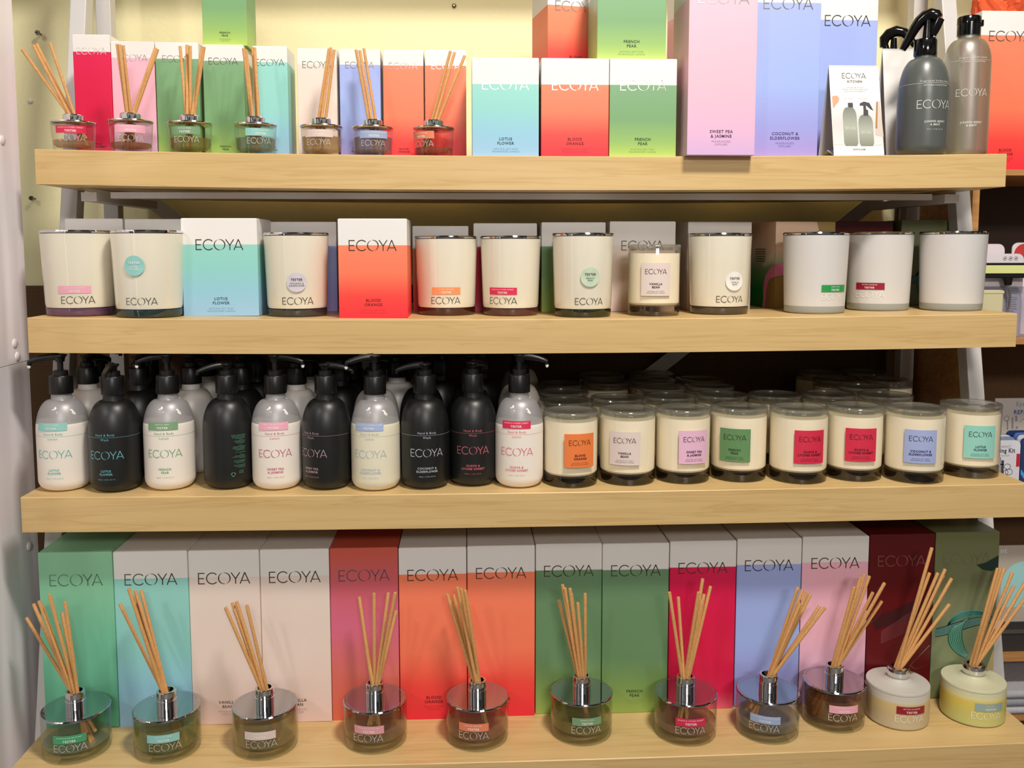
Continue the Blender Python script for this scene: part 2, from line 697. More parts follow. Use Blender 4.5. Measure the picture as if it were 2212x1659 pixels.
M_SCREW = pbr('dull_steel', (120, 112, 100), 0.3, 1.0)
for (u, v, lab) in ((80, 70, 'steel screw sticking out of the yellow wall above the top shelf'),
                    (67, 428, 'steel screw sticking out of the yellow wall between the upper shelves')):
    p = on_y(u, v, WALL_Y - 0.018)
    t = thing('wall_screw', lab, 'screw', (p.x, WALL_Y, p.z))
    MB().tube([(0, 0.01, 0), (0, -0.016, 0)], 0.0016, 10).obj('shank', M_SCREW, t)
    b = MB().tube([(0, -0.012, 0), (0, -0.016, 0), (0, -0.019, 0)], [0.002, 0.005, 0.0042], 14)
    h = b.obj('head', M_SCREW, t)
    MB().beam((-0.003, -0.0192, 0), (0.003, -0.0192, 0), 0.001, 0.0006).beam((0, -0.0192, -0.003), (0, -0.0192, 0.003), 0.001, 0.0006).obj('slot', M_INK, h, smooth=False)
for (u, v, m, lab) in ((65, 218, M_WHITE, 'small white plastic plug in the yellow wall left of the top shelf'),
                       (981, 12, M_SCREW, 'small grey plug in the yellow wall high above the orange boxes')):
    p = on_y(u, v, WALL_Y - 0.004)
    q = MB().tube([(0, 0.01, 0), (0, -0.004, 0), (0, -0.006, 0)], [0.0042, 0.0042, 0.002], 8).obj('wall_plug', m)
    q.location = (p.x, WALL_Y, p.z)
    tag(q, lab, 'wall plug')

# white plastic side panel at the left
M_PLASTIC = new_mat('white_fluted_plastic')[0]
nt = M_PLASTIC.node_tree
out = nt.nodes['Material Output']
tc = nt.nodes.new('ShaderNodeTexCoord')
mp = nt.nodes.new('ShaderNodeMapping')
mp.inputs['Scale'].default_value = (1, 6, 0.7)
n = nt.nodes.new('ShaderNodeTexNoise')
n.inputs['Scale'].default_value = 2.5
n.inputs['Detail'].default_value = 1
b = nt.nodes.new('ShaderNodeBsdfPrincipled')
b.inputs['Base Color'].default_value = lin((240, 234, 240))
b.inputs['Roughness'].default_value = 0.28
bp = nt.nodes.new('ShaderNodeBump')
bp.inputs['Strength'].default_value = 0.28
bp.inputs['Distance'].default_value = 0.05
nt.links.new(tc.outputs['Object'], mp.inputs[0])
nt.links.new(mp.outputs[0], n.inputs['Vector'])
nt.links.new(n.outputs['Fac'], bp.inputs['Height'])
nt.links.new(bp.outputs['Normal'], b.inputs['Normal'])
nt.links.new(b.outputs[0], out.inputs[0])
PX0 = -0.80
t = thing('side_panel', 'white plastic display panel with round rivets standing left of the shelves', 'display panel', (PX0, 0, FLOOR_Z))
zs = on_y(30, 752, 0.06).z
zs = -0.075
MB().box(-0.006, 0, -0.25, 0.105, 0, zs - FLOOR_Z - 0.0006).obj('panel_sheet', M_PLASTIC, t, smooth=False)
MB().box(-0.006, 0.0006, -0.25, 0.105, zs - FLOOR_Z, 2.0).obj('panel_sheet', M_PLASTIC, t, smooth=False)


def on_x(u, v, x):
    d = ray(u, v)
    return CAM + d * ((x - CAM.x) / d.x)


for (u, v) in ((31, 742), (37, 770), (4, 303), (62, 1180)):
    p = on_x(u, v, PX0)
    rv = MB().lathe([(0.0075, 0), (0.0072, 0.0012), (0.005, 0.0026), (0, 0.0032)], 20).obj('rivet', M_PLASTIC, t)
    rv.rotation_euler = (0, math.pi / 2, 0)
    rv.location = (0.0004, p.y, p.z - FLOOR_Z)

# ------------------------------------------------------------------ shelves and steel frame
NAMES = ['top shelf of pale maple laminate, holding small diffusers and tall boxes',
         'second shelf from the top in pale maple laminate, holding white jar candles and boxes',
         'third shelf from the top in pale maple laminate, holding pump bottles and lidded candles',
         'bottom shelf of pale maple laminate, holding tall boxes and large reed diffusers']
for i, (z, y0, y1, sag) in enumerate(SHELF):
    mb = MB()
    N = 40
    vs, fs = [], []
    for k in range(N + 1):
        x = -HALF + 2 * HALF * k / N
        zt = top(i, x) - z
        vs += [(x, y0, zt - THICK), (x, y0, zt - 0.0012), (x, y0 + 0.0012, zt), (x, y1, zt), (x, y1, zt - THICK)]
        if k:
            a, c = 5 * (k - 1), 5 * k
            for j in range(5):
                jj = (j + 1) % 5
                fs.append((a + j, c + j, c + jj, a + jj))
    fs += [(0, 1, 2, 3, 4), tuple(5 * N + j for j in (4, 3, 2, 1, 0))]
    o = mb.add(vs, fs).obj('shelf_board', M_WOOD, smooth=False)
    o.location = (0, 0, z)
    tag(o, NAMES[i], 'shelf', 'maple shelf boards of the ladder rack')

rk = thing('rack_frame', 'white steel A-frame rack with slanted legs and crossed braces behind the shelves', 'rack', (0, 0.3, FLOOR_Z))


def rp(x, y, z): return (x, y - 0.3, z - FLOOR_Z)




for sx in (-1, 1):
    xl = sx * 0.7665
    f = lambda z: 0.213 + (z - 0.178) * 0.212
    MB().beam(rp(xl, f(FLOOR_Z), FLOOR_Z), rp(xl, f(1.0), 1.0), 0.027, 0.03, (0, 1, 0)).obj('leg', M_RACK, rk, smooth=False, bevel=0.0015)
    MB().beam(rp(xl, 0.392, FLOOR_Z), rp(xl, 0.392, 1.0), 0.027, 0.027, (0, 1, 0)).obj('leg', M_RACK, rk, smooth=False, bevel=0.0015)
    MB().box(*[q for q in (sx * 0.70 - 0.012, sx * 0.70 + 0.012)], 0.115 - 0.3, 0.40 - 0.3, 0.176 - FLOOR_Z, 0.190 - FLOOR_Z).obj('side_rail', M_RACK, rk, smooth=False)
MB().box(-0.665, 0.665, 0.112 - 0.3, 0.130 - 0.3, 0.1805 - FLOOR_Z, 0.1900 - FLOOR_Z).obj('front_rail', M_RACK, rk, smooth=False)
pa, pb = on_y(1900, 424, 0.476), on_y(1390, 820, 0.476)
dv = (pb - pa)
pe = pa + dv * ((-0.66 - pa.z) / dv.z)
MB().beam(rp(*pa), rp(*pe), 0.028, 0.004).obj('cross_brace', M_RACK, rk, smooth=False)
MB().beam(rp(-pa.x, pa.y + 0.0065, pa.z), rp(-pe.x, pe.y + 0.0065, pe.z), 0.028, 0.004).obj('cross_brace', M_RACK, rk, smooth=False)

# ------------------------------------------------------------------ cartons
W_ = WHITE
SC = {  # scent colours from the base up
    'teal': [(0, (156, 196, 230)), (0.25, (148, 202, 224)), (0.5, (146, 212, 206)), (0.72, (152, 216, 206))],
    'orange': [(0, (244, 44, 62)), (0.22, (250, 74, 66)), (0.45, (252, 126, 92)), (0.72, (252, 136, 102))],
    'green': [(0, (182, 210, 100)), (0.16, (148, 188, 104)), (0.38, (120, 166, 114)), (0.72, (126, 170, 126))],
    'pink': [(0, (214, 178, 222)), (0.18, (230, 182, 212)), (0.45, (246, 186, 204)), (0.72, (248, 188, 206))],
    'blue': [(0, (172, 152, 220)), (0.2, (160, 164, 230)), (0.45, (162, 184, 242)), (0.72, (164, 180, 238))],
    'red': [(0, (236, 100, 126)), (0.12, (226, 34, 82)), (0.4, (224, 20, 70)), (0.72, (226, 26, 84))],
    'beige': [(0, (238, 206, 200)), (0.2, (238, 214, 204)), (0.5, (238, 218, 206)), (0.72, (236, 220, 210))],
}


def carton_mat(kind, white):
    st = SC[kind]
    e = 1 - white
    if kind == 'green' and white == 0.150:      # same green print; the bottom shelf's weaker light is painted in by darkening
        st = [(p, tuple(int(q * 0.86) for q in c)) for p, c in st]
    k = 0.74 if white < 0.2 else 1.0        # the printed fade sits lower on the tall cartons
    return print_mat(f'{kind}_carton_{int(white * 1000)}', [((p / 0.72 * e * 0.998 if p == 0.72 else p * k / 0.72 * e) if p else 0.0, c) for p, c in st] + [(e, W_)])


M_MINT = print_mat('mint_carton', [(0, (92, 172, 138)), (0.5, (118, 198, 164)), (1, (146, 204, 164))])
M_CORAL = print_mat('coral_carton', [(0, (226, 104, 78)), (0.3, (220, 112, 104)), (0.55, (220, 110, 140)), (0.75, (214, 102, 118)), (1, (206, 92, 72))])
M_MAROON = print_mat('maroon_carton', [(0, (104, 12, 20)), (1, (92, 8, 14))])
M_SAGE = print_mat('sage_carton', [(0, (134, 146, 108)), (0.5, (126, 134, 100)), (1, (112, 116, 76))])
M_ALLWHITE = print_mat('white_carton', [(0, (232, 216, 206)), (0.7, (236, 228, 222)), (1, W_)])
SCENT = {'teal': 'LOTUS\nFLOWER', 'orange': 'BLOOD\nORANGE', 'green': 'FRENCH\nPEAR', 'pink': 'SWEET PEA\n& JASMINE',
         'blue': 'COCONUT &\nELDERFLOWER', 'red': 'GUAVA &\nLYCHEE SORBET', 'beige': 'VANILLA\nBEAN'}
INKS = {'teal': (34, 66, 84), 'orange': (96, 12, 20), 'green': (36, 66, 40), 'pink': (72, 34, 74), 'blue': (60, 44, 96), 'red': (80, 8, 24), 'beige': (66, 52, 50)}
FAINT = {'teal': (112, 168, 196), 'orange': (204, 40, 54), 'green': (140, 178, 92), 'pink': (176, 140, 178), 'blue': (140, 120, 186), 'red': (178, 40, 70), 'beige': (190, 164, 158)}
LAY = {  # logo centre below top, cap height, scent line centre, scent size, small print centre, size
    'candle': (0.0400, 0.0164, 0.0236, 0.0044, 0.0098, 0.0026, 0.263, 'NATURAL SOY WAX\nFRAGRANCED CANDLE'),
    'large': (0.0430, 0.0178, 0.0320, 0.0046, 0.0185, 0.0030, 0.150, 'FRAGRANCED\nDIFFUSER'),
    'mini': (0.0255, 0.0105, 0.0178, 0.0030, 0.0085, 0.0019, 0.137, 'FRAGRANCED\nDIFFUSER'),
}


def carton(name, label, group, x0, x1, yf, z, h, kind, size, depth=None, rot=0.0, logo=True, scent=True, mat=None, foil=None, cat='box'):
    w = x1 - x0
    d = depth or w
    t = thing(name, label, cat, ((x0 + x1) / 2, yf + d / 2, z), rot, group)
    lc, lh, sz, ss, pz, ps, white, small = LAY[size]
    m = mat or carton_mat(kind, white)
    MB().box(-w / 2, w / 2, -d / 2, d / 2, 0, h).obj('carton', m, t, smooth=False, bevel=0.0007)
    # tuck-in top flap: a thin plate with a visible slit along the front edge
    fl = MB().box(-w / 2 + 0.0012, w / 2 - 0.0012, -d / 2 + 0.0015, d / 2 - 0.0012, h, h + 0.0006)
    fl.obj('top_flap', mat or M_WHITE, t, smooth=False)
    y = -d / 2 - 0.0003
    if logo:
        flat('logo_lettering', LOGO, foil or M_FOIL, t, 0, h - lc, y, lh)
    if scent and kind in SCENT:
        flat('scent_lettering', text2d(SCENT[kind], 0.02), pbr('ink_' + kind, INKS[kind], 0.6), t, 0, sz, y, ss)
        flat('small_print', text2d(small, 0.0), pbr('faint_ink_' + kind, FAINT[kind], 0.6), t, 0, pz, y, ps)
    return t


# ---- top shelf: small diffuser boxes in the back row
G1 = 'small diffuser boxes on the top shelf'
YB = 0.150
for (u0, u1, vt, kind, yb, lab) in (
        (161, 241, 75, 'red', 0.150, 'small crimson box with white top, tallest and leftmost on the top shelf'),
        (243, 336, 90, 'pink', 0.152, 'small pale pink box with white top beside the crimson box on the top shelf'),
        (338, 431, 92, 'green', 0.150, 'small green box with white top, left one of the top shelf pair'),
        (440, 528, 97, 'green', 0.150, 'small green box with white top, right one of the top shelf pair'),
        (547, 622, 100, 'teal', 0.150, 'small turquoise box with white top between small green and beige boxes'),
        (643, 728, 105, 'beige', 0.150, 'small beige box with white top on the top shelf'),
        (734, 822, 106, 'blue', 0.150, 'small lilac blue box with white top between small beige and orange boxes'),
        (828, 915, 108, 'orange', 0.150, 'small orange box with white top, left one of the top shelf pair'),
        (919, 1007, 108, 'orange', 0.150, 'small orange box with white top, right one of the top shelf pair')):
    a, c = on_y(u0, 200, yb), on_y(u1, 200, yb)
    zt = on_y((u0 + u1) / 2, vt, yb).z
    z = top(0, (a.x + c.x) / 2)
    carton('diffuser_box', lab, G1, a.x, c.x, yb, z, zt - z, kind, 'mini', depth=0.066)
    if lab.startswith('small green') and 'right one' in lab: GTOP = ((a.x + c.x) / 2, zt)
# green box standing on the right green one, running out of the picture
carton('diffuser_box', 'green box running out of the picture, standing on top of the small green boxes', G1,
       on_y(437, 50, 0.158).x, on_y(533, 50, 0.158).x, 0.158, GTOP[1] + 0.0007, 0.179, 'green', 'mini', depth=0.066)

# ---- top shelf: three candle boxes with more on top
G2 = 'candle boxes on the top shelf'
CT = []
for (u0, u1, kind, lab) in ((1020, 1164, 'teal', 'turquoise candle box with white top, left of three on the top shelf'),
                            (1169, 1315, 'orange', 'orange candle box with white top, middle of three on the top shelf'),
                            (1316.5, 1461, 'green', 'green candle box with white top, right of three on the top shelf')):
    a, c = on_y(u0, 250, 0.06), on_y(u1, 250, 0.06)
    z = top(0, (a.x + c.x) / 2)
    carton('candle_box', lab, G2, a.x, c.x, 0.06, z, 0.1497, kind, 'candle')
    CT.append((a.x, c.x, z + 0.1504))
a = on_y(1158, 60, 0.19)
carton('candle_box', 'orange candle box turned to show its left side, stacked on the candle boxes', G2, a.x + 0.008, a.x + 0.106, 0.185, CT[1][2], 0.1497, 'orange', 'candle', depth=0.10, rot=0.19)
a = on_y(1474, 60, 0.21)
carton('candle_box', 'shadowed pink box in the gap between the green stacked and tall pink boxes', G2, a.x, a.x + 0.10, 0.21, CT[2][2], 0.1497, 'pink', 'candle', depth=0.09, rot=0.25)
a, c = on_y(1290, 60, 0.068), on_y(1439, 60, 0.068)
carton('candle_box', 'green candle box standing on top of the middle and right candle boxes', G2, a.x, c.x, 0.068, max(CT[1][2], CT[2][2]), 0.1497, 'green', 'candle')

# ---- top shelf: large boxes
G3 = 'tall diffuser boxes on the top shelf'
a, c = on_y(1486, 200, 0.030), on_y(1633, 200, 0.030)
z = top(0, a.x)
carton('diffuser_box', 'tall pale pink box overhanging the front edge of the top shelf', G3, a.x, c.x, 0.030, z, 0.278, 'pink', 'large', depth=0.1045)
c = on_y(1769, 200, 0.062)
D2R = c.x
carton('diffuser_box', 'tall lilac blue box between the tall pink box and the tent card', G3, c.x - 0.105, c.x, 0.062, top(0, 0.4), 0.278, 'blue', 'large')
c = on_y(1896, 60, 0.172)
carton('diffuser_box', 'tall lilac blue box behind the tent card, rear one of the lilac pair', G3, c.x - 0.104, c.x, 0.172, top(0, 0.5), 0.279, 'blue', 'large', depth=0.1, foil=M_FOILD)

# ------------------------------------------------------------------ second shelf
G4 = 'candle boxes on the second shelf'


def box2(u0, u1, v, vt, yf, kind, lab, mat=None, logo=True, scent=False, depth=None, rot=0.0, foil=None, cx=None):
    a, c = on_y(u0, v, yf), on_y(u1, v, yf)
    z = top(1, (a.x + c.x) / 2)
    zt = on_y((u0 + u1) / 2, vt, yf).z
    return carton('candle_box', lab, G4, a.x, c.x, yf, z, zt - z, kind, 'candle', depth=depth, mat=mat, logo=logo, scent=scent, rot=rot, foil=foil or M_FOILD)


box2(393.5, 557, 580, 472, 0.060, 'teal', 'turquoise candle box with white top standing among the jars on the second shelf', scent=True, depth=0.10)
box2(731, 880, 580, 473, 0.030, 'orange', 'orange to red candle box with white top standing among the jars on the second shelf', scent=True, depth=0.10)
YR = 0.215
box2(140, 265, 490, 473, 0.137, 'pink', 'white topped box behind the leftmost jar on the second shelf', logo=False, depth=0.09)
box2(269, 392, 490, 474, 0.140, 'teal', 'white topped box behind the jar with the round turquoise sticker', logo=False, depth=0.09)
box2(582, 727, 530, 480, 0.165, 'blue', 'white topped lilac box behind the jar with the round grey sticker', logo=False, depth=0.10)
box2(891, 1012, 530, 489, 0.185, 'orange', 'box in shade with white top, behind the jar with the orange sticker', logo=False, depth=0.10)
box2(1023, 1160, 530, 483, 0.175, 'red', 'crimson box with white top, behind the jar with the crimson sticker', logo=False, depth=0.10)
box2(1170, 1308, 530, 481, 0.155, 'green', 'green box with white top, behind the jar with the round green sticker', scent=False, depth=0.10)
box2(1317, 1459, 530, 479, 0.160, 'beige', 'beige box with white top, behind the small jar with the square label', scent=False, depth=0.10)
box2(1481, 1621, 530, 480, 0.190, 'beige', 'plain white box behind the jar with the round white sticker', mat=M_ALLWHITE, logo=False, depth=0.10, rot=0.06)

# box with gold, pink and green artwork
yf = 0.190
a, c = on_y(1664, 600, yf), on_y(1798, 600, yf)
z = top(1, a.x)
zt = on_y(1740, 479, yf).z
H, Wd = zt - z, c.x - a.x
M_ART = print_mat('pink_green_carton', [(0, (0, 120, 36)), (0.22, (24, 140, 56)), (0.42, (110, 160, 110)), (0.56, (196, 190, 166)), (0.68, (236, 206, 186)), (1, (238, 204, 176))])
M_GOLD = pbr('gold_print', (178, 150, 96), 0.4, 0.5)
M_PINKP = pbr('pink_print', (232, 132, 190), 0.5)
t = thing('candle_box', 'open pale pink and green box with gold and pink arches on the second shelf', 'box', (a.x + Wd / 2, yf + 0.05, z), 0.10, G4)
m = MB()
hw, hd, tk = Wd / 2, 0.05, 0.0008
m.box(-hw, hw, -hd, -hd + tk, 0, H).box(-hw, hw, hd - tk, hd, 0, H + 0.004).box(-hw, -hw + tk, -hd, hd, 0, H).box(hw - tk, hw, -hd, hd, 0, H).box(-hw, hw, -hd, hd, 0, tk)
m.obj('carton', M_ART, t, smooth=False)
pts = [(-hw, 0)] + [(-hw, H * 0.36)] + [(-hw + 0.012 * k, H * (0.36 + 0.02 * math.sin(k * 0.8) - 0.012 * max(0, k - 2))) for k in range(1, 5)] + [(-hw + 0.062, H * 0.22), (-hw + 0.07, H * 0.1), (-hw + 0.072, 0)]
MB().add([(x, -hd - 0.0003, q) for x, q in pts], [tuple(range(len(pts)))]).obj('gold_arch', M_GOLD, t, smooth=False, fixn=False)
up = [(-hw + 0.012 * k, H * (0.37 + 0.02 * math.sin(k * 0.8) - 0.012 * max(0, k - 2))) for k in range(0, 6)]
hi = [(x, q + H * 0.135 - 0.004 * max(0, k - 3)) for k, (x, q) in enumerate(up)]
n = len(up)
MB().add([(x, -hd - 0.0004, q) for x, q in up] + [(x, -hd - 0.0004, q) for x, q in hi], [(k, k + 1, n + k + 1, n + k) for k in range(n - 1)]).obj('pink_arch', M_PINKP, t, smooth=False, fixn=False)
sp_ = [(-hd, 0.365), (-hd + 0.012, 0.355), (-hd + 0.024, 0.31), (-hd + 0.030, 0.2), (-hd + 0.032, 0.08), (-hd + 0.034, 0)]
sh = [(-hd, 0.505), (-hd + 0.016, 0.47), (-hd + 0.036, 0.38), (-hd + 0.044, 0.24), (-hd + 0.043, 0.1), (-hd + 0.046, 0)]
MB().add([(-hw - 0.0004, y, q * H) for y, q in sp_] + [(-hw - 0.0004, y, q * H) for y, q in sh], [(k, 6 + k, 7 + k, k + 1) for k in range(5)]).obj('pink_arch', M_PINKP, t, smooth=False, fixn=False)
MB().add([(-hw - 0.0003, -hd, 0)] + [(-hw - 0.0003, y, q * H) for y, q in sp_], [tuple(range(7))]).obj('gold_arch', M_GOLD, t, smooth=False, fixn=False)
cp = [(hw, H), (hw - 0.034, H), (hw - 0.030, H * 0.9), (hw - 0.05, H * 0.84), (hw - 0.06, H * 0.76), (hw, H * 0.72)]
MB().add([(x, -hd - 0.0003, q) for x, q in cp], [tuple(range(6))]).obj('gold_corner', M_GOLD, t, smooth=False, fixn=False)
tl = MB()
for k in range(6):
    y0 = hd - 0.018 - 0.004 * (k % 2)
    tl.add([(-hw - 0.0004, y0, H * (0.69 - 0.028 * k)), (-hw - 0.0004, -hd + 0.038, H * (0.69 - 0.028 * k)), (-hw - 0.0004, -hd + 0.038, H * (0.681 - 0.028 * k)), (-hw - 0.0004, y0, H * (0.681 - 0.028 * k))], [(0, 1, 2, 3)])
tl.obj('small_print', pbr('green_ink', (30, 80, 44), 0.6), t, smooth=False, fixn=False)
box2(1803, 1928, 530, 479, 0.235, 'maroon', 'dark maroon box behind the frosted jar with the dark red sticker', mat=M_MAROON, logo=False, depth=0.09)
M_TEALI = pbr('teal_print', (40, 112, 100), 0.5)
M_TEALL = pbr('pale_teal_print', (122, 178, 170), 0.5)
M_GREENI = pbr('leaf_print', (38, 104, 70), 0.5)
M_DKI = pbr('dark_teal_print', (22, 52, 42), 0.5)


def swirl(parent, y, cx, cz, s, right=1.3):
    """printed ribbons of fine lines: a pale crest curling over, a green fall below it and a dark band passing behind"""
    def ribbon(path_in, path_out, n, mat, fill, lift):
        m = MB()
        base = list(path_in) + list(reversed(path_out))
        k = len(path_in)
        vs = [(cx + p * s, y - lift, cz + q * s) for p, q in list(path_in) + list(path_out)]
        m.add(vs, [(i, i + 1, k + i + 1, k + i) for i in range(k - 1)])
        m.obj('printed_swirl', mat, parent, smooth=False, fixn=False)
        m = MB()
        for a in range(1, n):
            t = a / n
            mid = [(p0 + (p1 - p0) * t, q0 + (q1 - q0) * t) for (p0, q0), (p1, q1) in zip(path_in, path_out)]
            for g0, g1 in zip(mid, mid[1:]):
                g = stroke(g0, g1, 0.022)
                m.add([(cx + p * s, y - lift - 0.0001, cz + q * s) for p, q in g[0]], g[1])
        m.obj('printed_lines', fill, parent, smooth=False, fixn=False)

    def curve(pts, n=16):
        out = []
        P0, P1, P2, P3 = pts
        for i in range(n + 1):
            t = i / n
            out.append(tuple((1 - t) ** 3 * a + 3 * (1 - t) ** 2 * t * b + 3 * (1 - t) * t * t * c + t ** 3 * d for a, b, c, d in zip(P0, P1, P2, P3)))
        return out
    ribbon(curve([(-1.15, -0.10), (-0.5, 0.05), (0.2, 0.42), (right, 0.30)]), curve([(-1.15, -0.42), (-0.4, -0.35), (0.2, 0.05), (right, 0.08)]), 7, M_DKI, M_TEALL, 0.0)
    ribbon(curve([(0.10, 0.28), (-0.30, 0.0), (-0.15, -0.7), (0.12, -1.15)]), curve([(-0.35, 0.05), (-0.9, -0.2), (-0.8, -0.95), (0.05, -1.25)]), 8, M_GREENI, M_TEALL, 0.0002)
    ribbon(curve([(-0.72, 0.02), (-0.55, 0.62), (0.20, 0.72), (0.85, 0.42)]), curve([(-0.72, 0.0), (-0.35, 0.28), (0.25, 0.38), (0.85, 0.40)]), 8, M_TEALL, M_TEALI, 0.0004)


t = box2(1946, 2076, 530, 476, 0.225, 'sage', 'olive green box with teal line artwork, behind the rightmost jar on the second shelf', mat=M_SAGE, logo=False, depth=0.10)
swirl(t, -0.0504, 0.0, 0.052, 0.036)

# ---- jar candles
M_JARCREAM = pbr('wax_seen_through_glass', (231, 225, 207), 0.07, coat=0.3, sss=0.1)
M_FROST = pbr('frosted_white_glass', (212, 210, 208), 0.42, sss=0.25)
M_FROSTB = pbr('frosted_base', (158, 162, 158), 0.4)
STK = {'pink': (238, 170, 190), 'turq': (146, 204, 198), 'grey': (208, 204, 214), 'orange': (246, 150, 96), 'crimson': (216, 42, 84),
       'mint': (196, 214, 190), 'white': (240, 238, 232), 'green': (34, 150, 74), 'darkred': (150, 18, 44), 'beige': (226, 206, 198),
       'lblue': (160, 178, 214), 'sage': (120, 160, 120), 'gmint': (72, 160, 112), 'salmon': (232, 134, 100), 'greyblue': (150, 174, 170), 'dpink': (226, 160, 168)}


def stk_mat(k): return pbr('sticker_' + k, STK[k], 0.45)


def sticker(parent, rf, ang, z, w, h, key, line, ink=None, eps=0.0007, ts=1.0):
    s = bent('tester_sticker', patch(w, h), stk_mat(key), parent, rf, ang, z, 1.0, eps)
    ink = ink or M_WHITEINK
    bent('sticker_lettering', text2d('TESTER', 0.04, space=1.25), ink, s, rf, ang, z - h * 0.22, h * 0.26 * ts, eps + 0.0003)
    g = dashes([(-float(line[1:]) / 2, float(line[1:]) / 2)]) if line[0] == '#' else text2d(line, 0.0, space=1.2)
    bent('sticker_lettering', g, ink, s, rf, ang, z + h * 0.22, h * 0.17 * ts, eps + 0.0003)
    return s


SERIF = LOGO


def madison(u1, u2, vt, vb, lab, kind='clear', logo_u=None, logo_w=64, stick=None, circ=None, tint=(150, 140, 120), logomat=None, push=0.0):
    x, y, r = cyl(u1, u2, vb, top(1, on_y((u1 + u2) / 2, 600, 0.08).x) + 0.0004)
    d = Vector((x - CAM.x, y - CAM.y)).normalized() * push
    x, y, r = x + d.x, y + d.y, r * (1 + push / 1.5)
    z0 = top(1, x) + 0.0002
    um = (u1 + u2) / 2
    h = on_y(um, vt, y - r).z - z0
    rz = face_cam(x, y)
    t = thing('jar_candle', lab, 'candle', (x, y, z0), rz, 'jar candles on the second shelf')
    rt = r * 1.075
    rf = lambda q: r * 0.985 + (rt - r * 0.985) * max(0, min(1, q / h))
    zb = h * 0.095
    frost = kind == 'frost'
    # thick base and the body of wax behind the glass wall
    MB().lathe([(0, 0), (r * 0.93, 0), (rf(0) * 0.985, 0.0015), (rf(0.003), 0.003), (rf(zb), zb), (0, zb)]).obj('glass_base', M_FROSTB if frost else thin_glass('base_%d_%d_%d' % tint, tuple(int(120 + q * 0.5) for q in tint), 0.04, 1.5, 0.05, 0.5, tint), t)
    MB().lathe([(rf(zb) - (0 if frost else 0.001), zb + (0 if frost else 0.001)), (rf(zb + 0.006), zb + 0.006), (rf(h * 0.96), h * 0.96), (rf(h), h), (rf(h) - 0.0025, h), (rf(h) - 0.003, h * 0.95), (0, h * 0.95)]).obj('jar', M_FROST if frost else M_JARCREAM, t)
    MB().lathe([(0, h), (rt * 0.93, h), (rt * 1.005, h + 0.001), (rt * 1.012, h + 0.003), (rt * 0.99, h + 0.005), (rt * 0.9, h + 0.0055), (0, h + 0.005)]).obj('lid', M_CHROME, t)

    def ang(u): return math.asin(max(-0.95, min(0.95, (u - um) / ((u2 - u1) / 2))))
    px = r * 2 / (u2 - u1)
    if logo_u:
        bent('logo_lettering', LOGO, logomat or M_FOILD, t, rf, ang(logo_u), h * 0.20 if not frost else h * 0.22, logo_w * px / 4.4, 0.0005)
    if stick:
        su, key, line = stick
        sticker(t, rf, ang(su), h * 0.325, 0.047, 0.0112, key, line)
    if circ:
        cu, cz, key, line = circ
        s = bent('tester_sticker', disc(0.0152), stk_mat(key), t, rf, ang(cu), h * cz, 1.0, 0.0022)
        ink = M_INK if key != 'turq' else M_WHITEINK
        bent('sticker_lettering', text2d('TESTER', 0.03, space=1.2), ink, s, rf, ang(cu), h * cz + 0.0042, 0.0033, 0.0026)
        bent('sticker_lettering', text2d(line, 0.01), ink, s, rf, ang(cu), h * cz - 0.0035, 0.0023, 0.0026)
    return t


madison(98, 252, 504, 682, 'large cream jar candle with a pale pink sticker, leftmost on the second shelf', logo_u=169, logo_w=74, stick=(162, 'pink', 'SWEET PEA & JASMINE'), tint=(164, 116, 160), push=-0.015)
madison(250, 397, 504, 684, 'cream jar candle with a round turquoise sticker on the second shelf', logo_u=306, logo_w=70, circ=(296, 0.62, 'turq', 'LOTUS\nFLOWER'), tint=(72, 100, 100), push=-0.03)
madison(578, 708, 509, 685, 'cream jar candle with a round grey sticker, between the turquoise and orange boxes', logo_u=644, logo_w=68, circ=(642, 0.43, 'grey', 'COCONUT &\nELDERFLOWER'), tint=(90, 92, 96))
madison(903, 1027, 516, 682, 'cream jar candle with an orange sticker on the second shelf', logo_u=963, logo_w=63, stick=(964, 'orange', 'BLOOD ORANGE'), tint=(112, 40, 30))
madison(1043, 1163, 516, 683, 'cream jar candle with a crimson sticker on the second shelf', logo_u=1086, logo_w=62, stick=(1086, 'crimson', 'GUAVA & LYCHEE SORBET'), tint=(134, 70, 70))
madison(1197, 1320, 510, 686, 'cream jar candle with a round pale green sticker on the second shelf', logo_u=1273, logo_w=62, circ=(1273, 0.50, 'mint', 'FRENCH\nPEAR'), tint=(60, 66, 34))
madison(1488, 1616, 510, 680, 'cream jar candle with a round white sticker on the second shelf', logo_u=1577, logo_w=62, circ=(1583, 0.43, 'white', 'VANILLA\nBEAN'), tint=(116, 104, 84))
madison(1692, 1825, 508, 678, 'frosted white jar candle with a green sticker on the second shelf', 'frost', logo_u=1800, logo_w=60, stick=(1801, 'green', 'FRESH PINE'), logomat=M_WHITEINK)
madison(1827, 1964, 507, 672, 'frosted white jar candle with a dark red sticker on the second shelf', 'frost', logo_u=1878, logo_w=66, stick=(1878, 'darkred', 'BITTER RHUBARB'), logomat=M_WHITEINK)
madison(1984, 2123, 506, 672, 'plain frosted white jar candle, rightmost on the second shelf', 'frost')


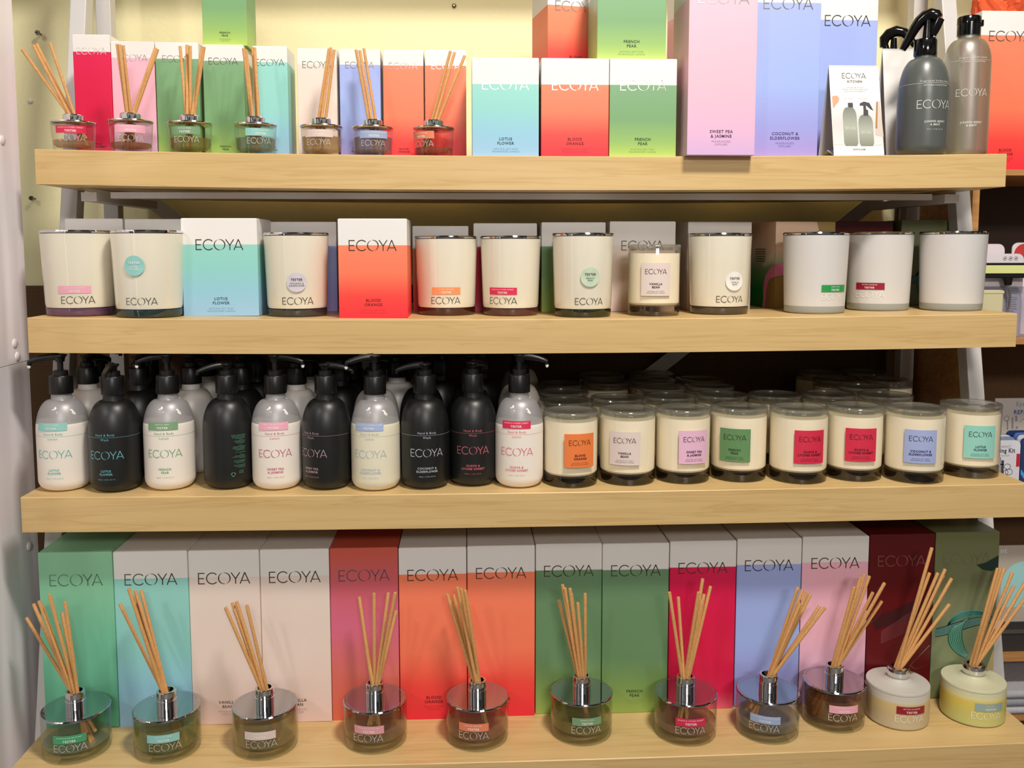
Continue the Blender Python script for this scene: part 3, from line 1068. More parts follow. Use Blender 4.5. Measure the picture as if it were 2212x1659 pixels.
# ------------------------------------------------------------------ lidded candles (third shelf, and one on the second)
def metro_proto(label, group, loc, rotz, r=0.0445, h=0.1085):
    t = thing('jar_candle', label, 'candle', loc, rotz, group)
    k = r / 0.0445
    MB().lathe([(0, 0), (0.041 * k, 0), (0.0432 * k, 0.0012), (0.0436 * k, 0.004), (0.0438 * k, 0.0150), (0.0405 * k, 0.0165), (0, 0.0158)]).obj('glass_base', M_BASEGLASS, t)
    MB().lathe([(0.0438 * k, 0.0150), (0.0445 * k, h - 0.001), (0.0441 * k, h), (0.0428 * k, h), (0.0424 * k, h - 0.010)]).obj('glass_wall', M_GLASS, t)
    MB().lathe([(0, 0.0168), (0.0395 * k, 0.0170), (0.0428 * k, 0.0205), (0.0432 * k, h - 0.0085), (0.0422 * k, h - 0.0095), (0, h - 0.0100)]).obj('wax', M_WAX, t)
    MB().lathe([(0, h - 0.004), (0.0400 * k, h - 0.004), (0.0402 * k, h + 0.0002), (0.0447 * k, h + 0.0004), (0.0452 * k, h + 0.0025), (0.0442 * k, h + 0.0050),
                (0.0360 * k, h + 0.0054), (0.0345 * k, h + 0.0044), (0, h + 0.0042)]).obj('lid', M_LIDGLASS, t)
    return t


G5 = 'lidded cream candles in the front row of the third shelf'
LABC = {'orange': (238, 128, 64), 'beige': (226, 210, 204), 'pink': (232, 186, 214), 'green': (98, 142, 92), 'red': (214, 40, 72), 'blue': (164, 178, 222), 'teal': (148, 210, 196)}


def jar_label(t, r, ang, z, w, h, kind):
    rf = lambda q: r + 0.0003
    p = bent('paper_label', patch(w, h), pbr('label_' + kind, LABC[kind], 0.55), t, rf, ang, z, 1.0, 0.0012)
    bent('logo_lettering', LOGO, M_FOILD, p, rf, ang, z + h * 0.24, w * 0.72 / 4.4, 0.0016)
    bent('scent_lettering', text2d(SCENT[kind], 0.04), pbr('ink_' + kind, INKS[kind], 0.6), p, rf, ang, z - h * 0.19, 0.0033, 0.0016)
    bent('small_print', text2d('NATURAL SOY WAX\nFRAGRANCED CANDLE', 0.0), pbr('label_faint_' + kind, tuple(int(q * 0.62) for q in LABC[kind]), 0.6), p, rf, ang, z - h * 0.385, 0.0018, 0.0016)


def z3(x): return top(2, x) + 0.0002


K = [(1173, 1291, 1056, 'orange', 1251, 'lidded cream candle with an orange label on the third shelf'),
     (1293, 1415, 1051, 'beige', 1349, 'lidded cream candle with a pale beige label on the third shelf'),
     (1413, 1533, 1047, 'pink', 1497, 'lidded cream candle with a pink label on the third shelf'),
     (1531, 1655, 1043, 'green', 1586, 'lidded cream candle with a green label on the third shelf'),
     (1657, 1787, 1047, 'red', 1748, 'lidded cream candle with a crimson label, left one of the crimson pair'),
     (1778, 1905, 1041, 'red', 1858, 'lidded cream candle with a crimson label, right one of the crimson pair'),
     (1903, 2041, 1046, 'blue', 1987, 'lidded cream candle with a lilac blue label on the third shelf'),
     (2023, 2159, 1034, 'teal', 2115, 'lidded cream candle with a turquoise label, rightmost on the third shelf')]
front3 = []
for u1, u2, vb, kind, lu, lab in K:
    x, y, r = cyl(u1, u2, vb, top(2, on_y((u1 + u2) / 2, vb, 0.03).x))
    t = metro_proto(lab, G5, (x, y, z3(x)), face_cam(x, y), min(r, 0.0448))
    um = (u1 + u2) / 2
    a = math.asin((lu - um) / ((u2 - u1) / 2))
    jar_label(t, 0.0445, a, 0.0585, 0.0485, 0.0515, kind)
    front3.append((x, y))
# the small one on the second shelf
x, y, r = cyl(1355, 1468, 684, top(1, 0.19))
t = metro_proto('small cream candle with clear glass lid and square beige label, on the second shelf', 'jar candles on the second shelf', (x, y, top(1, x) + 0.0002), face_cam(x, y), r, 0.107)
jar_label(t, r * 1.0, math.asin((1416 - 1411.5) / 58), 0.058, 0.0475, 0.0515, 'beige')

# rows behind: copies of one candle
ORD = ['first', 'second', 'third', 'fourth', 'fifth', 'sixth', 'seventh', 'eighth', 'ninth', 'tenth']
ROWS = [('second row', [(1173, 1274, 860), (1276, 1390, 858), (1389, 1502, 854), (1502, 1613, 853), (1615, 1733, 853), (1733, 1847, 847), (1850, 1974, 848)]),
        ('third row', [(1165, 1268, 845), (1376, 1478, 840), (1479, 1585, 836), (1808, 1921, 834)]),
        ('fourth row', [(1160, 1256, 829), (1259, 1355, 826), (1358, 1458, 826), (1460, 1560, 823), (1757, 1860, 822), (1864, 1971, 819)]),
        ('rear row', [(1252, 1345, 817), (1362, 1455, 816), (1722, 1815, 811), (1819, 1912, 809)])]


def settle(x, y, others, gap, more=(), gap2=0):
    """slide a round thing straight back from the viewer until it clears the ones already standing"""
    d = Vector((x - CAM.x, y - CAM.y)).normalized() * 0.002
    for _ in range(80):
        if all(math.hypot(x - a, y - b) >= gap for a, b in others) and all(math.hypot(x - a, y - b) >= gap2 for a, b in more): break
        x, y = x + d.x, y + d.y
    return x, y


placed3 = list(front3)
proto = None
RZ = SHELF[2][0] - 0.003 + 0.1139
for rname, lst in ROWS:
    for k, (u1, u2, vt) in enumerate(lst):
        um = (u1 + u2) / 2
        p = on_z(um, vt, RZ)
        d = Vector((p.x - CAM.x, p.y - CAM.y))
        q = d.normalized() * (d.length - 0.0452)
        x, y = settle(CAM.x + q.x, CAM.y + q.y, placed3, 0.0915)
        placed3.append((x, y))
        lab = f'unlabelled lidded candle in shade, {ORD[k]} from the left in the {rname}'
        if proto is None:
            proto = metro_proto(lab, 'lidded candles behind the front row', (x, y, z3(x)), 0.3)
        else:
            dup(proto, (x, y, z3(x)), 0.3 + k, lab)


# ------------------------------------------------------------------ pump bottles
def bottle_profile(r=0.0368, sh=0.088, hn=0.1445, rn=0.0142):
    pr = [(0, 0), (r * 0.62, 0)]
    for k in range(1, 9):
        a = math.pi / 2 * k / 8
        pr.append((r * 0.62 + r * 0.38 * math.sin(a), 0.016 * (1 - math.cos(a))))
    pr.append((r, sh * 0.6))
    for k in range(0, 15):
        a = math.pi / 2 * k / 14
        pr.append((rn + 0.001 + (r - rn - 0.001) * math.cos(a) ** 0.9, sh + (hn - 0.010 - sh) * math.sin(a) ** 1.05))
    pr += [(rn, hn - 0.004), (rn, hn)]
    return pr


def rad_of(pr):
    def f(z):
        best = pr[0]
        for a, b in zip(pr[1:], pr[2:]):
            if a[1] <= z <= b[1] and b[1] > a[1]:
                return a[0] + (b[0] - a[0]) * (z - a[1]) / (b[1] - a[1])
        return 0.0368
    return f


PB = bottle_profile()
RB = rad_of(PB)
M_MATTE = pbr('matte_black_glass', (16, 18, 18), 0.40, spec=0.6)


def splat_mat():
    """bare grey shell of an emptying lotion bottle, with white lotion smears"""
    m, nt, out = new_mat('smeared_clear_shell')
    tc = nt.nodes.new('ShaderNodeTexCoord')
    n = nt.nodes.new('ShaderNodeTexNoise')
    n.inputs['Scale'].default_value = 95
    n.inputs['Detail'].default_value = 3
    nt.links.new(tc.outputs['Object'], n.inputs['Vector'])
    r = nt.nodes.new('ShaderNodeValToRGB')
    r.color_ramp.elements[0].position = 0.685
    r.color_ramp.elements[0].color = (0, 0, 0, 1)
    r.color_ramp.elements[1].position = 0.70
    r.color_ramp.elements[1].color = (1, 1, 1, 1)
    nt.links.new(n.outputs['Fac'], r.inputs['Fac'])
    t = nt.nodes.new('ShaderNodeBsdfTransparent')
    t.inputs[0].default_value = (0.86, 0.86, 0.86, 1)
    d = nt.nodes.new('ShaderNodeBsdfPrincipled')
    d.inputs['Base Color'].default_value = lin((190, 188, 190))
    d.inputs['Roughness'].default_value = 0.42
    d.inputs['Metallic'].default_value = 0.35
    mx = nt.nodes.new('ShaderNodeMixShader')
    mx.inputs[0].default_value = 0.62
    nt.links.new(t.outputs[0], mx.inputs[1])
    nt.links.new(d.outputs[0], mx.inputs[2])
    w = nt.nodes.new('ShaderNodeBsdfPrincipled')
    w.inputs['Base Color'].default_value = lin((244, 240, 234))
    w.inputs['Roughness'].default_value = 0.35
    m2 = nt.nodes.new('ShaderNodeMixShader')
    nt.links.new(r.outputs['Color'], m2.inputs[0])
    nt.links.new(mx.outputs[0], m2.inputs[1])
    nt.links.new(w.outputs[0], m2.inputs[2])
    nt.links.new(m2.outputs[0], out.inputs[0])
    return m


M_SHELL = splat_mat()
M_LOTION = pbr('white_lotion', (240, 232, 222), 0.35, sss=0.1)
M_LOTIONF = pbr('white_filled_bottle', (222, 216, 210), 0.35)


def pump(t, spout, up, len_=0.050):
    """collar, neck ring, stem and spout; spout = direction angle in local axes"""
    MB().lathe([(0.0150, 0.1430), (0.0166, 0.1432), (0.0168, 0.1440), (0.0164, 0.1690), (0.0158, 0.1700), (0.0105, 0.1700)], 40).obj('collar', M_BLACK, t)
    MB().lathe([(0.0108, 0.1695), (0.0106, 0.1770), (0.0098, 0.1776), (0.0050, 0.1776)], 32).obj('neck_ring', M_BLACK, t)
    dz = 0.0135 if up else 0.0
    MB().lathe([(0.0042, 0.1700), (0.0042, 0.1800 + dz), (0, 0.1800 + dz)], 20).obj('stem', M_BLACK, t)
    m = MB()
    c, s = math.cos(spout), math.sin(spout)
    zt = 0.1862 + dz
    m.lathe([(0, zt - 0.009), (0.0062, zt - 0.009), (0.0072, zt - 0.003), (0.0100, zt), (0.0098, zt + 0.0016), (0.004, zt + 0.0026), (0, zt + 0.0026)], 28)
    pts, rr = [], []
    for k in range(9):
        q = k / 8
        d = 0.002 + (len_ - 0.010) * q
        pts.append((c * d, s * d, zt - 0.0012 - 0.0075 * q ** 2.2))
        rr.append(0.0062 - 0.0026 * q)
    pts.append((c * (len_ - 0.0075), s * (len_ - 0.0075), zt - 0.0135))
    rr.append(0.0030)
    m.tube(pts, rr, 12)
    sp_o = m.obj('spout', M_BLACK, t)
    if up:      # a bead of lotion left on the nozzle
        MB().lathe([(0, -0.0036), (0.0018, -0.0028), (0.0027, 0), (0.0022, 0.0022), (0, 0.003)], 14, c * (len_ - 0.0072), s * (len_ - 0.0072)).obj('lotion_drip', M_LOTION, sp_o).location = (0, 0, zt - 0.0150)
    return t


def printed(t, a, col, scent, wash, faint):
    ink = pbr('print_%d_%d_%d' % col, col, 0.3, 0.35 if faint is None else 0.0)
    bent('logo_lettering', LOGO, ink, t, RB, a, 0.0575, 0.0515 / 4.4, 0.0004)
    bent('scent_lettering', text2d(scent, 0.03), ink, t, RB, a, 0.0315, 0.0032, 0.0004)
    bent('small_print', text2d('450mL / 15.2FL OZ US', 0.0), ink, t, RB, a, 0.0215, 0.0017, 0.0004)
    bent('range_lettering', text2d('Hand & Body', 0.0), ink, t, RB, a, 0.0875, 0.0034, 0.0004)
    bent('range_lettering', text2d(wash, 0.0), ink, t, RB, a, 0.0805, 0.0034, 0.0004)
    m = MB()
    vs, fs = [], []
    for k in range(61):
        q = a - 1.75 + 3.5 * k / 60
        r = RB(0.0840) + 0.0003
        vs += [(r * math.sin(q), -r * math.cos(q), 0.0838), (r * math.sin(q), -r * math.cos(q), 0.0841)]
        if k: fs.append((2 * k - 2, 2 * k, 2 * k + 1, 2 * k - 1))
    m.add(vs, fs).obj('printed_line', ink, t, smooth=False, fixn=False)


def lotion_bottle(t, fill=0.104, lot=None):
    MB().lathe([(RB(fill - 0.003), fill - 0.003)] + [(r, z) for r, z in PB if z > fill - 0.002]).obj('bottle', M_SHELL, t)
    inner = [(r, z) for r, z in PB if z < fill - 0.004]
    inner += [(RB(fill - 0.003), fill - 0.003), (RB(fill) - 0.0012, fill), (0, fill - 0.0004)]
    MB().lathe(inner).obj('lotion', lot or M_LOTION, t)


G6 = 'pump bottles in the front row of the third shelf'
PUMPS = [  # u1,u2,vb, black?, logo u, colour, scent, sticker, up, spout angle (deg, 0=+x right, 180=left, 270=toward viewer), label
    (84, 200, 1064, 0, 119, (96, 190, 186), 'LOTUS\nFLOWER', ('turq', 'LOTUS FLOWER', 116), 1, 190, 'clear pump bottle of white lotion with a turquoise sticker, leftmost on the third shelf'),
    (194, 312, 1067, 1, 230, (120, 200, 206), 'LOTUS\nFLOWER', None, 0, 275, 'black pump bottle with turquoise lettering on the third shelf'),
    (311, 428, 1063, 0, 357, (112, 170, 120), 'FRENCH\nPEAR', ('sage', 'FRENCH PEAR', 354), 1, 188, 'clear pump bottle of white lotion with a green sticker on the third shelf'),
    (440, 552, 1061, 1, None, (92, 160, 130), '', None, 0, 208, 'black pump bottle turned to show its small print on the back'),
    (547, 653, 1062, 0, 596, (200, 96, 130), 'SWEET PEA\n& JASMINE', ('pink', 'SWEET PEA & JASMINE', 593), 1, -6, 'clear pump bottle of white lotion with a pale pink sticker on the third shelf'),
    (655, 760, 1062, 1, 674, (196, 168, 176), 'SWEET PEA\n& JASMINE', None, 0, -8, 'black pump bottle with pinkish lettering turned to the left on the third shelf'),
    (761, 865, 1064, 0, 800, (176, 190, 206), 'COCONUT &\nELDERFLOWER', ('lblue', 'COCONUT & ELDERFLOWER', 798), 1, 196, 'clear pump bottle of yellowish lotion with a blue sticker'),
    (867, 972, 1061, 1, 923, (206, 214, 226), 'COCONUT &\nELDERFLOWER', None, 0, 182, 'black pump bottle with silver lettering on the third shelf'),
    (972, 1072, 1054, 1, 1022, (226, 120, 136), 'GUAVA &\nLYCHEE SORBET', None, 0, 60, 'black pump bottle with pink lettering on the third shelf'),
    (1070, 1173, 1058, 0, 1116, (222, 110, 122), 'GUAVA &\nLYCHEE SORBET', ('crimson', 'GUAVA & LYCHEE SORBET', 1115), 1, -12, 'clear pump bottle of white lotion with a red sticker, next to the lidded candles')]
pump_xy = []
for u1, u2, vb, blk, lu, col, scent, stk, up, sp, lab in PUMPS:
    x, y, r = cyl(u1, u2, vb, top(2, on_y((u1 + u2) / 2, vb, 0.02).x))
    rz = face_cam(x, y)
    t = thing('pump_bottle', lab, 'bottle', (x, y, z3(x)), rz, G6)
    um = (u1 + u2) / 2
    ang = lambda u: math.asin(max(-0.9, min(0.9, (u - um) / ((u2 - u1) / 2))))
    if blk:
        MB().lathe(PB).obj('bottle', M_MATTE, t)
    else:
        lotion_bottle(t, 0.104 if 'red' not in lab else 0.100, pbr('yellowish_lotion', (232, 226, 202), 0.35, sss=0.1) if 'yellowish' in lab else None)
    pump(t, math.radians(sp) - rz, up)
    if lu:
        printed(t, ang(lu), col, scent, 'Wash' if blk else 'Lotion', None if blk else 1)
    else:
        rows = [(-9, 9), (-9, 9), (-8, 8), (-4, 8), (0, 4), (-6, 8), (-5, 8), (-3, 7), None, (0, 4), (-7, 8), (-8, 8), (-7, 7), (-4, 7), None, (-5, 8), None, (1, 4), (-6, 8), (-8, 8), (0, 8), None, (-6, 8), (-7, 8), (-4, 7), None, (-7, 8), (-5, 8), (-2, 7), None, None, (0, 5), (-1, 5), (-1, 5)]
        bent('small_print', dashes(rows), pbr('green_small_print', (88, 150, 122), 0.4), t, RB, 0.42, 0.0545, 0.00175, 0.0004, 0.72)
        m = MB()
        for k in range(3):
            a0 = 90 + 120 * k
            g = arc(0, 0, 1, 1, a0 + 12, a0 + 100, 0.42, 5)
            m.add([(p, q) and (RB(0.03) * math.sin(0.16 + p * 0.0028 / 0.0368) + 0, -(RB(0.03) + 0.0005) * math.cos(0.16 + p * 0.0028 / 0.0368), 0.0245 + q * 0.0028) for p, q in g[0]], g[1])
        m.obj('recycling_mark', pbr('green_small_print', (88, 150, 122), 0.4), t, smooth=False, fixn=False)
    if stk:
        key, line, su = stk
        sticker(t, RB, ang(su), 0.0985, 0.0455, 0.0115, key, line, eps=0.0008)
    pump_xy.append((x, y, rz))

# rows of pump bottles behind
def rear_bottle(white, lab, x, y, rot, sp, first={}):
    k = 'w' if white else 'b'
    if k not in first:
        t = thing('pump_bottle', lab, 'bottle', (x, y, z3(x)), rot, 'pump bottles behind the front row')
        MB().lathe(PB).obj('bottle', M_LOTIONF if white else M_MATTE, t)
        pump(t, math.radians(sp), 0)
        first[k] = t
        return t
    return dup(first[k], (x, y, z3(x)), rot, lab)


REAR = [(190, 0.115, 1, 'second'), (212, 0.205, 1, 'third'), (300, 0.105, 0, 'second'), (322, 0.20, 0, 'third'), (413, 0.115, 1, 'second'), (447, 0.205, 1, 'third'), (522, 0.11, 0, 'second'), (556, 0.20, 0, 'third'),
        (640, 0.108, 1, 'second'), (668, 0.20, 1, 'third'), (735, 0.11, 0, 'second'), (762, 0.20, 0, 'third'), (812, 0.095, 1, 'second'), (858, 0.185, 1, 'third'), (912, 0.10, 0, 'second'), (950, 0.19, 0, 'third'),
        (1016, 0.108, 0, 'second'), (1040, 0.20, 0, 'third'), (1122, 0.098, 1, 'second'), (1124, 0.19, 1, 'third')]
cnt = {}
placed_p = [(x, y) for x, y, _ in pump_xy]
for u, y, w, row in REAR:
    x, y = settle(on_y(u, 830, y).x, y, placed_p, 0.0755, placed3, 0.084)
    placed_p.append((x, y))
    cnt[(w, row)] = cnt.get((w, row), 0) + 1
    lab = f"{'white' if w else 'black'} pump bottle in shade, {ORD[cnt[(w, row)] - 1]} {'white' if w else 'black'} from the left in the {row} row"
    rear_bottle(w, lab, x, y, random.uniform(-0.5, 0.5), 70)

# ------------------------------------------------------------------ top shelf: small reed diffusers
M_RIM = pbr('chrome_rim', (210, 208, 206), 0.1, 1.0)


def reeds(name, x, y, zneck, zbot, rbot, u0, tips, desc, group, rad=0.0026, mat=None, hc=0.0138):
    """each stick runs from the floor of the bottle through the neck to its tip"""
    tips = sorted(tips)
    for k, (u, v) in enumerate(tips):
        dy = random.uniform(-0.022, 0.028)
        tip = on_y(u, v, y + dy)
        q = 0 if len(tips) < 2 else k / (len(tips) - 1) * 2 - 1
        zp = zneck - hc / 2         # the sticks cross half way down the collar
        c0 = Vector((x, y, zp))
        tl = tip - c0
        lx, ly = tl.x / tl.z * hc / 2, tl.y / tl.z * hc / 2
        room = max(0.0, 0.0092 - rad - math.hypot(lx, ly))
        neck = c0 + Vector((q * room, 0.5 * room * (-1) ** k, 0))
        d = (neck - tip)
        s = (neck.z - zbot) / -d.z
        bot = neck + d * s
        o = Vector((bot.x - x, bot.y - y))
        if o.length > rbot:
            s *= 0.9 * rbot / o.length
            bot = neck + d * s
        m = MB().tube([bot, neck, tip - (tip - neck).normalized() * 0.0008, tip], [rad, rad, rad, rad * 0.85], 9)
        o = m.obj('reed', mat or M_REED)
        lab = f"tan reed, {ORD[k]} from left in the {desc.replace('large ', '').replace('with a ', 'with its ').replace('diffuser of amber oil', 'amber diffuser')}"
        tag(o, lab, 'reed', group)


def mini(u1, u2, vl, y, key, line, su, lu, liq, liqcol, tint, desc, tips, rz_extra=0.0):
    x, y, r = cyl_y(u1, u2, vl, y)
    z0 = top(0, x) + 0.0002
    h = on_y((u1 + u2) / 2, vl, y - r).z - z0
    rz = face_cam(x, y)
    t = thing('reed_diffuser', desc[0].upper() * 0 + desc, 'reed diffuser', (x, y, z0), rz, 'small reed diffusers on the top shelf')
    rb = r * 0.90
    rf = lambda q: rb + (r * 0.985 - rb) * max(0, min(1, q / h))
    g = thin_glass('bottle_glass', (244, 245, 242), 0.03, 1.5, 0.01)
    MB().lathe([(0, 0), (rb * 0.94, 0), (rb, 0.002), (rf(h), h)]).obj('glass_bottle', g, t)
    MB().lathe([(0, 0.0066), (rf(0.007) * 0.8, 0.0068), (rf(0.010) - 0.0012, 0.0100), (rf(liq) - 0.0012, liq), (0, liq)]).obj('fragrance_oil', oil(liqcol), t)
    MB().lathe([(0.008, h - 0.002), (r * 0.9, h - 0.002), (r * 0.99, h), (r * 1.015, h + 0.0010), (r * 1.0, h + 0.0024), (0.008, h + 0.0026)]).obj('lid_plate', M_RIM, t)
    MB().lathe([(0.0095, h + 0.0025), (0.0148, h + 0.0025), (0.0152, h + 0.0035), (0.0150, h + 0.0125), (0.0140, h + 0.0138), (0.0095, h + 0.0138), (0.0092, h + 0.004)], 40).obj('collar', M_CHROME, t)
    um = (u1 + u2) / 2
    ang = lambda u: math.asin(max(-0.93, min(0.93, (u - um) / ((u2 - u1) / 2))))
    sticker(t, rf, ang(su), h * 0.74, 0.046, 0.0115, key, line)
    bent('logo_lettering', LOGO, M_SILVER, t, rf, ang(lu), h * 0.45, 0.0385 / 4.4, 0.0004)
    reeds('reed', x, y, z0 + h + 0.0138, z0 + 0.009, rb * 0.85, u1, tips, desc, 'reeds in the top shelf diffusers', 0.0024)


mini(107, 209, 262, 0.090, 'crimson', 'GUAVA & LYCHEE SORBET', 150, 153, 0.017, (214, 170, 120), None, 'small diffuser with a crimson sticker', [(48, 107), (72, 97), (79, 95), (108, 92)])
mini(232, 331, 259, 0.090, 'pink', 'SWEET PEA & JASMINE', 280, 281, 0.015, (188, 116, 70), None, 'small diffuser with a pale pink sticker', [(253, 95), (258, 96), (266, 98), (336, 103), (341, 106)])
mini(361, 459, 263, 0.092, 'sage', 'FRENCH PEAR', 397, 400, 0.024, (176, 164, 70), None, 'small diffuser with a grey green sticker', [(389, 100), (404, 97), (411, 99), (437, 101), (441, 101)])
mini(504, 598, 267, 0.094, 'turq', 'LOTUS FLOWER', 562, 560, 0.026, (150, 170, 140), None, 'small diffuser with a turquoise sticker', [(526, 104), (531, 107), (546, 102), (550, 103)])
mini(648, 740, 270, 0.096, 'beige', 'VANILLA BEAN', 687, 686, 0.030, (222, 190, 130), None, 'small diffuser with a beige sticker', [(711, 105), (715, 103), (722, 107)])
mini(760, 850, 273, 0.096, 'lblue', 'COCONUT & ELDERFLOWER', 807, 806, 0.030, (176, 166, 178), None, 'small diffuser with a pale blue sticker', [(769, 107), (777, 109), (786, 105)])
mini(892, 981, 274, 0.096, 'salmon', 'BLOOD ORANGE', 908, 910, 0.015, (196, 96, 60), None, 'small diffuser with an orange sticker', [(973, 110), (982, 113), (1004, 120)])

# ------------------------------------------------------------------ top shelf: kitchen set at the right
YK = 0.093


def hz(u, v, y): return on_y(u, v, y).z


def trigger(t, z, x0, pts, wid, mat):
    """spray head seen side-on: hood and lever in one curved piece, with a nozzle arm and stem; pts in metres around the axis"""
    m = MB().tube([(px, 0, z + pz) for px, pz in pts], wid, 14)
    m.obj('trigger_lever', mat, t)


E1 = cyl_y(1937, 2052, 230, YK)
x, y, r = E1
z0 = top(0, x) + 0.0002
M_GREYFROST = pbr('smoky_frosted_glass', (84, 88, 86), 0.33, spec=0.6)
t = thing('spray_bottle', 'smoky grey frosted spray bottle with black trigger, at the front of the top shelf', 'bottle', (x, y, z0), face_cam(x, y), 'kitchen bottles on the top shelf')
hs, hn = hz(1995, 214, y) - z0, hz(2000, 122, y) - z0
PE = bottle_profile(r, hs, hn + 0.006, 0.0150)
RE = rad_of(PE)
MB().lathe(PE).obj('bottle', M_GREYFROST, t)
hc = hz(2000, 86, y) - z0
MB().lathe([(0.0150, hn), (0.0172, hn), (0.0176, hn + 0.002), (0.0172, hc - 0.002), (0.016, hc), (0.007, hc + 0.001), (0, hc + 0.001)], 40).obj('collar', M_BLACKG, t)
kx = 1.47 / F_PX
X0 = 1999


def P(u, v): return ((u - X0) * kx * 0.93, (86 - v) * kx + hc)


MB().tube([(*[P(2003, 90)[0]], 0, P(2003, 90)[1]), (P(2003, 40)[0], 0, P(2003, 40)[1])], [0.0085, 0.0055], 16).obj('stem', M_BLACKG, t)
lv = [(1950, 104), (1957, 92), (1966, 76), (1975, 60), (1985, 46), (1996, 37), (2008, 34), (2018, 37), (2024, 44)]
MB().tube([(P(u, v)[0], 0, P(u, v)[1]) for u, v in lv], [0.0050, 0.0064, 0.0072, 0.0082, 0.0090, 0.0098, 0.0104, 0.0102, 0.0078], 16).obj('trigger_lever', M_BLACKG, t)
MB().tube([(P(2026, 44)[0], 0, P(2026, 44)[1]), (P(2019, 60)[0], 0, P(2019, 60)[1]), (P(2011, 78)[0], 0, P(2011, 78)[1])], [0.0080, 0.0082, 0.0070], 16).obj('nozzle_arm', M_BLACKG, t)
a = 0.50
INKP = pbr('pale_grey_print', (206, 210, 204), 0.45)
bent('logo_lettering', LOGO, INKP, t, RE, a, hz(2025, 233, y) - z0, 0.058 / 4.4, 0.0004)
bent('scent_lettering', text2d('JUNIPER BERRY\n& MINT', 0.03), INKP, t, RE, a, hz(2025, 273, y) - z0, 0.0032, 0.0004)
bent('range_lettering', text2d('Fragranced Surface Spray', 0.0), INKP, t, RE, a, hz(2025, 184, y) - z0, 0.0030, 0.0004)
bent('range_lettering', text2d('KITCHEN COLLECTION', 0.01), INKP, t, RE, a, hz(2025, 193, y) - z0, 0.0024, 0.0004)
bent('small_print', text2d('450mL / 15.2FL OZ US', 0.0), INKP, t, RE, a, hz(2025, 286, y) - z0, 0.0018, 0.0004)
zl = hz(2000, 188, y) - z0
bent('printed_line', patch(0.115, 0.0004, 40), INKP, t, RE, 0.1, zl, 1.0, 0.0004)

x, y, r = cyl_y(2034, 2138, 230, 0.150)
z0 = top(0, x) + 0.0002
M_CLEARFROST = thin_glass('clear_frosted_glass', (222, 220, 206), 0.38, 1.5, 0.12, 0.42, (176, 172, 150))
t = thing('squeeze_bottle', 'tall frosted clear bottle with black flip cap behind the spray bottle', 'bottle', (x, y, z0), face_cam(x, y), 'kitchen bottles on the top shelf')
hs, hn = hz(2087, 140, y) - z0, hz(2087, 78, y) - z0
PE2 = bottle_profile(r, hs, hn + 0.004, 0.0160)
RE2 = rad_of(PE2)
MB().lathe(PE2).obj('bottle', M_CLEARFROST, t)
hc = hz(2087, 37, y) - z0
MB().lathe([(0.0160, hn), (0.0182, hn), (0.0182, hn + 0.018), (0.0186, hn + 0.0185), (0.0184, hc - 0.002), (0.0170, hc), (0, hc)], 40).obj('cap', M_BLACKG, t)
MB().box(-0.004 + 0.019, 0.022, -0.004, 0.004, hn + 0.014, hn + 0.024).obj('hinge', M_BLACKG, t, smooth=False, bevel=0.001)
a = 0.28
bent('logo_lettering', LOGO, INKP, t, RE2, a, hz(2100, 207, y) - z0, 0.052 / 4.4, 0.0004)
bent('scent_lettering', text2d('JUNIPER BERRY\n& MINT', 0.03), INKP, t, RE2, a, hz(2100, 274, y) - z0, 0.0033, 0.0004)
bent('range_lettering', text2d('Fragranced Dish Liquid', 0.0), INKP, t, RE2, a, hz(2100, 133, y) - z0, 0.0030, 0.0004)
bent('range_lettering', text2d('KITCHEN COLLECTION', 0.01), INKP, t, RE2, a, hz(2100, 142, y) - z0, 0.0024, 0.0004)
bent('printed_line', patch(0.07, 0.0004, 30), INKP, t, RE2, 0.2, hz(2100, 138, y) - z0, 1.0, 0.0004)

# a second sprayer and a flip-cap bottle further back
x, y, r = cyl_y(1880, 1972, 230, 0.262)
z0 = top(0, x) + 0.0002
t = thing('spray_bottle', 'dark spray bottle at the back, between the lilac box and the blank tent card', 'bottle', (x, y, z0), face_cam(x, y), 'kitchen bottles on the top shelf')
hn = hz(1925, 157, y) - z0
hs = hz(1925, 240, y) - z0
MB().lathe(bottle_profile(r, hs, hn + 0.004, 0.0150)).obj('bottle', M_MATTE, t)
hc = hz(1925, 124, y) - z0
MB().lathe([(0.0150, hn), (0.0180, hn), (0.0180, hc - 0.002), (0.016, hc), (0, hc + 0.001)], 36).obj('collar', M_BLACKG, t)
kx = (y - CAM.y) / F_PX
Q = lambda u, v: ((u - 1922) * kx, 0, (124 - v) * kx + hc)
MB().tube([Q(1922, 126), Q(1922, 84)], [0.0075, 0.0050], 14).obj('stem', M_BLACKG, t)
MB().tube([Q(1901, 102), Q(1903, 84), Q(1912, 74), Q(1926, 69), Q(1942, 74), Q(1954, 86), Q(1964, 104)], [0.006, 0.0092, 0.0098, 0.0096, 0.0086, 0.0072, 0.005], 14).obj('trigger_lever', M_BLACKG, t)
MB().tube([Q(1903, 88), Q(1907, 106), Q(1914, 118)], [0.005, 0.006, 0.005], 12).obj('nozzle_arm', M_BLACKG, t)
x, y, r = cyl_y(1995, 2047, 230, 0.318)
z0 = top(0, x) + 0.0002
t = thing('squeeze_bottle', 'bottle at the back with only its black flip cap showing above the tent card', 'bottle', (x, y, z0), 0, 'kitchen bottles on the top shelf')
hn = hz(2025, 108, y) - z0
MB().lathe(bottle_profile(0.030, hn * 0.55, hn + 0.003, 0.013)).obj('bottle', M_CLEARFROST, t)
hc = hz(2025, 79, y) - z0
MB().lathe([(0.0130, hn), (0.0140, hn), (0.0142, hc - 0.002), (0.013, hc), (0, hc)], 32).obj('cap', M_BLACKG, t)

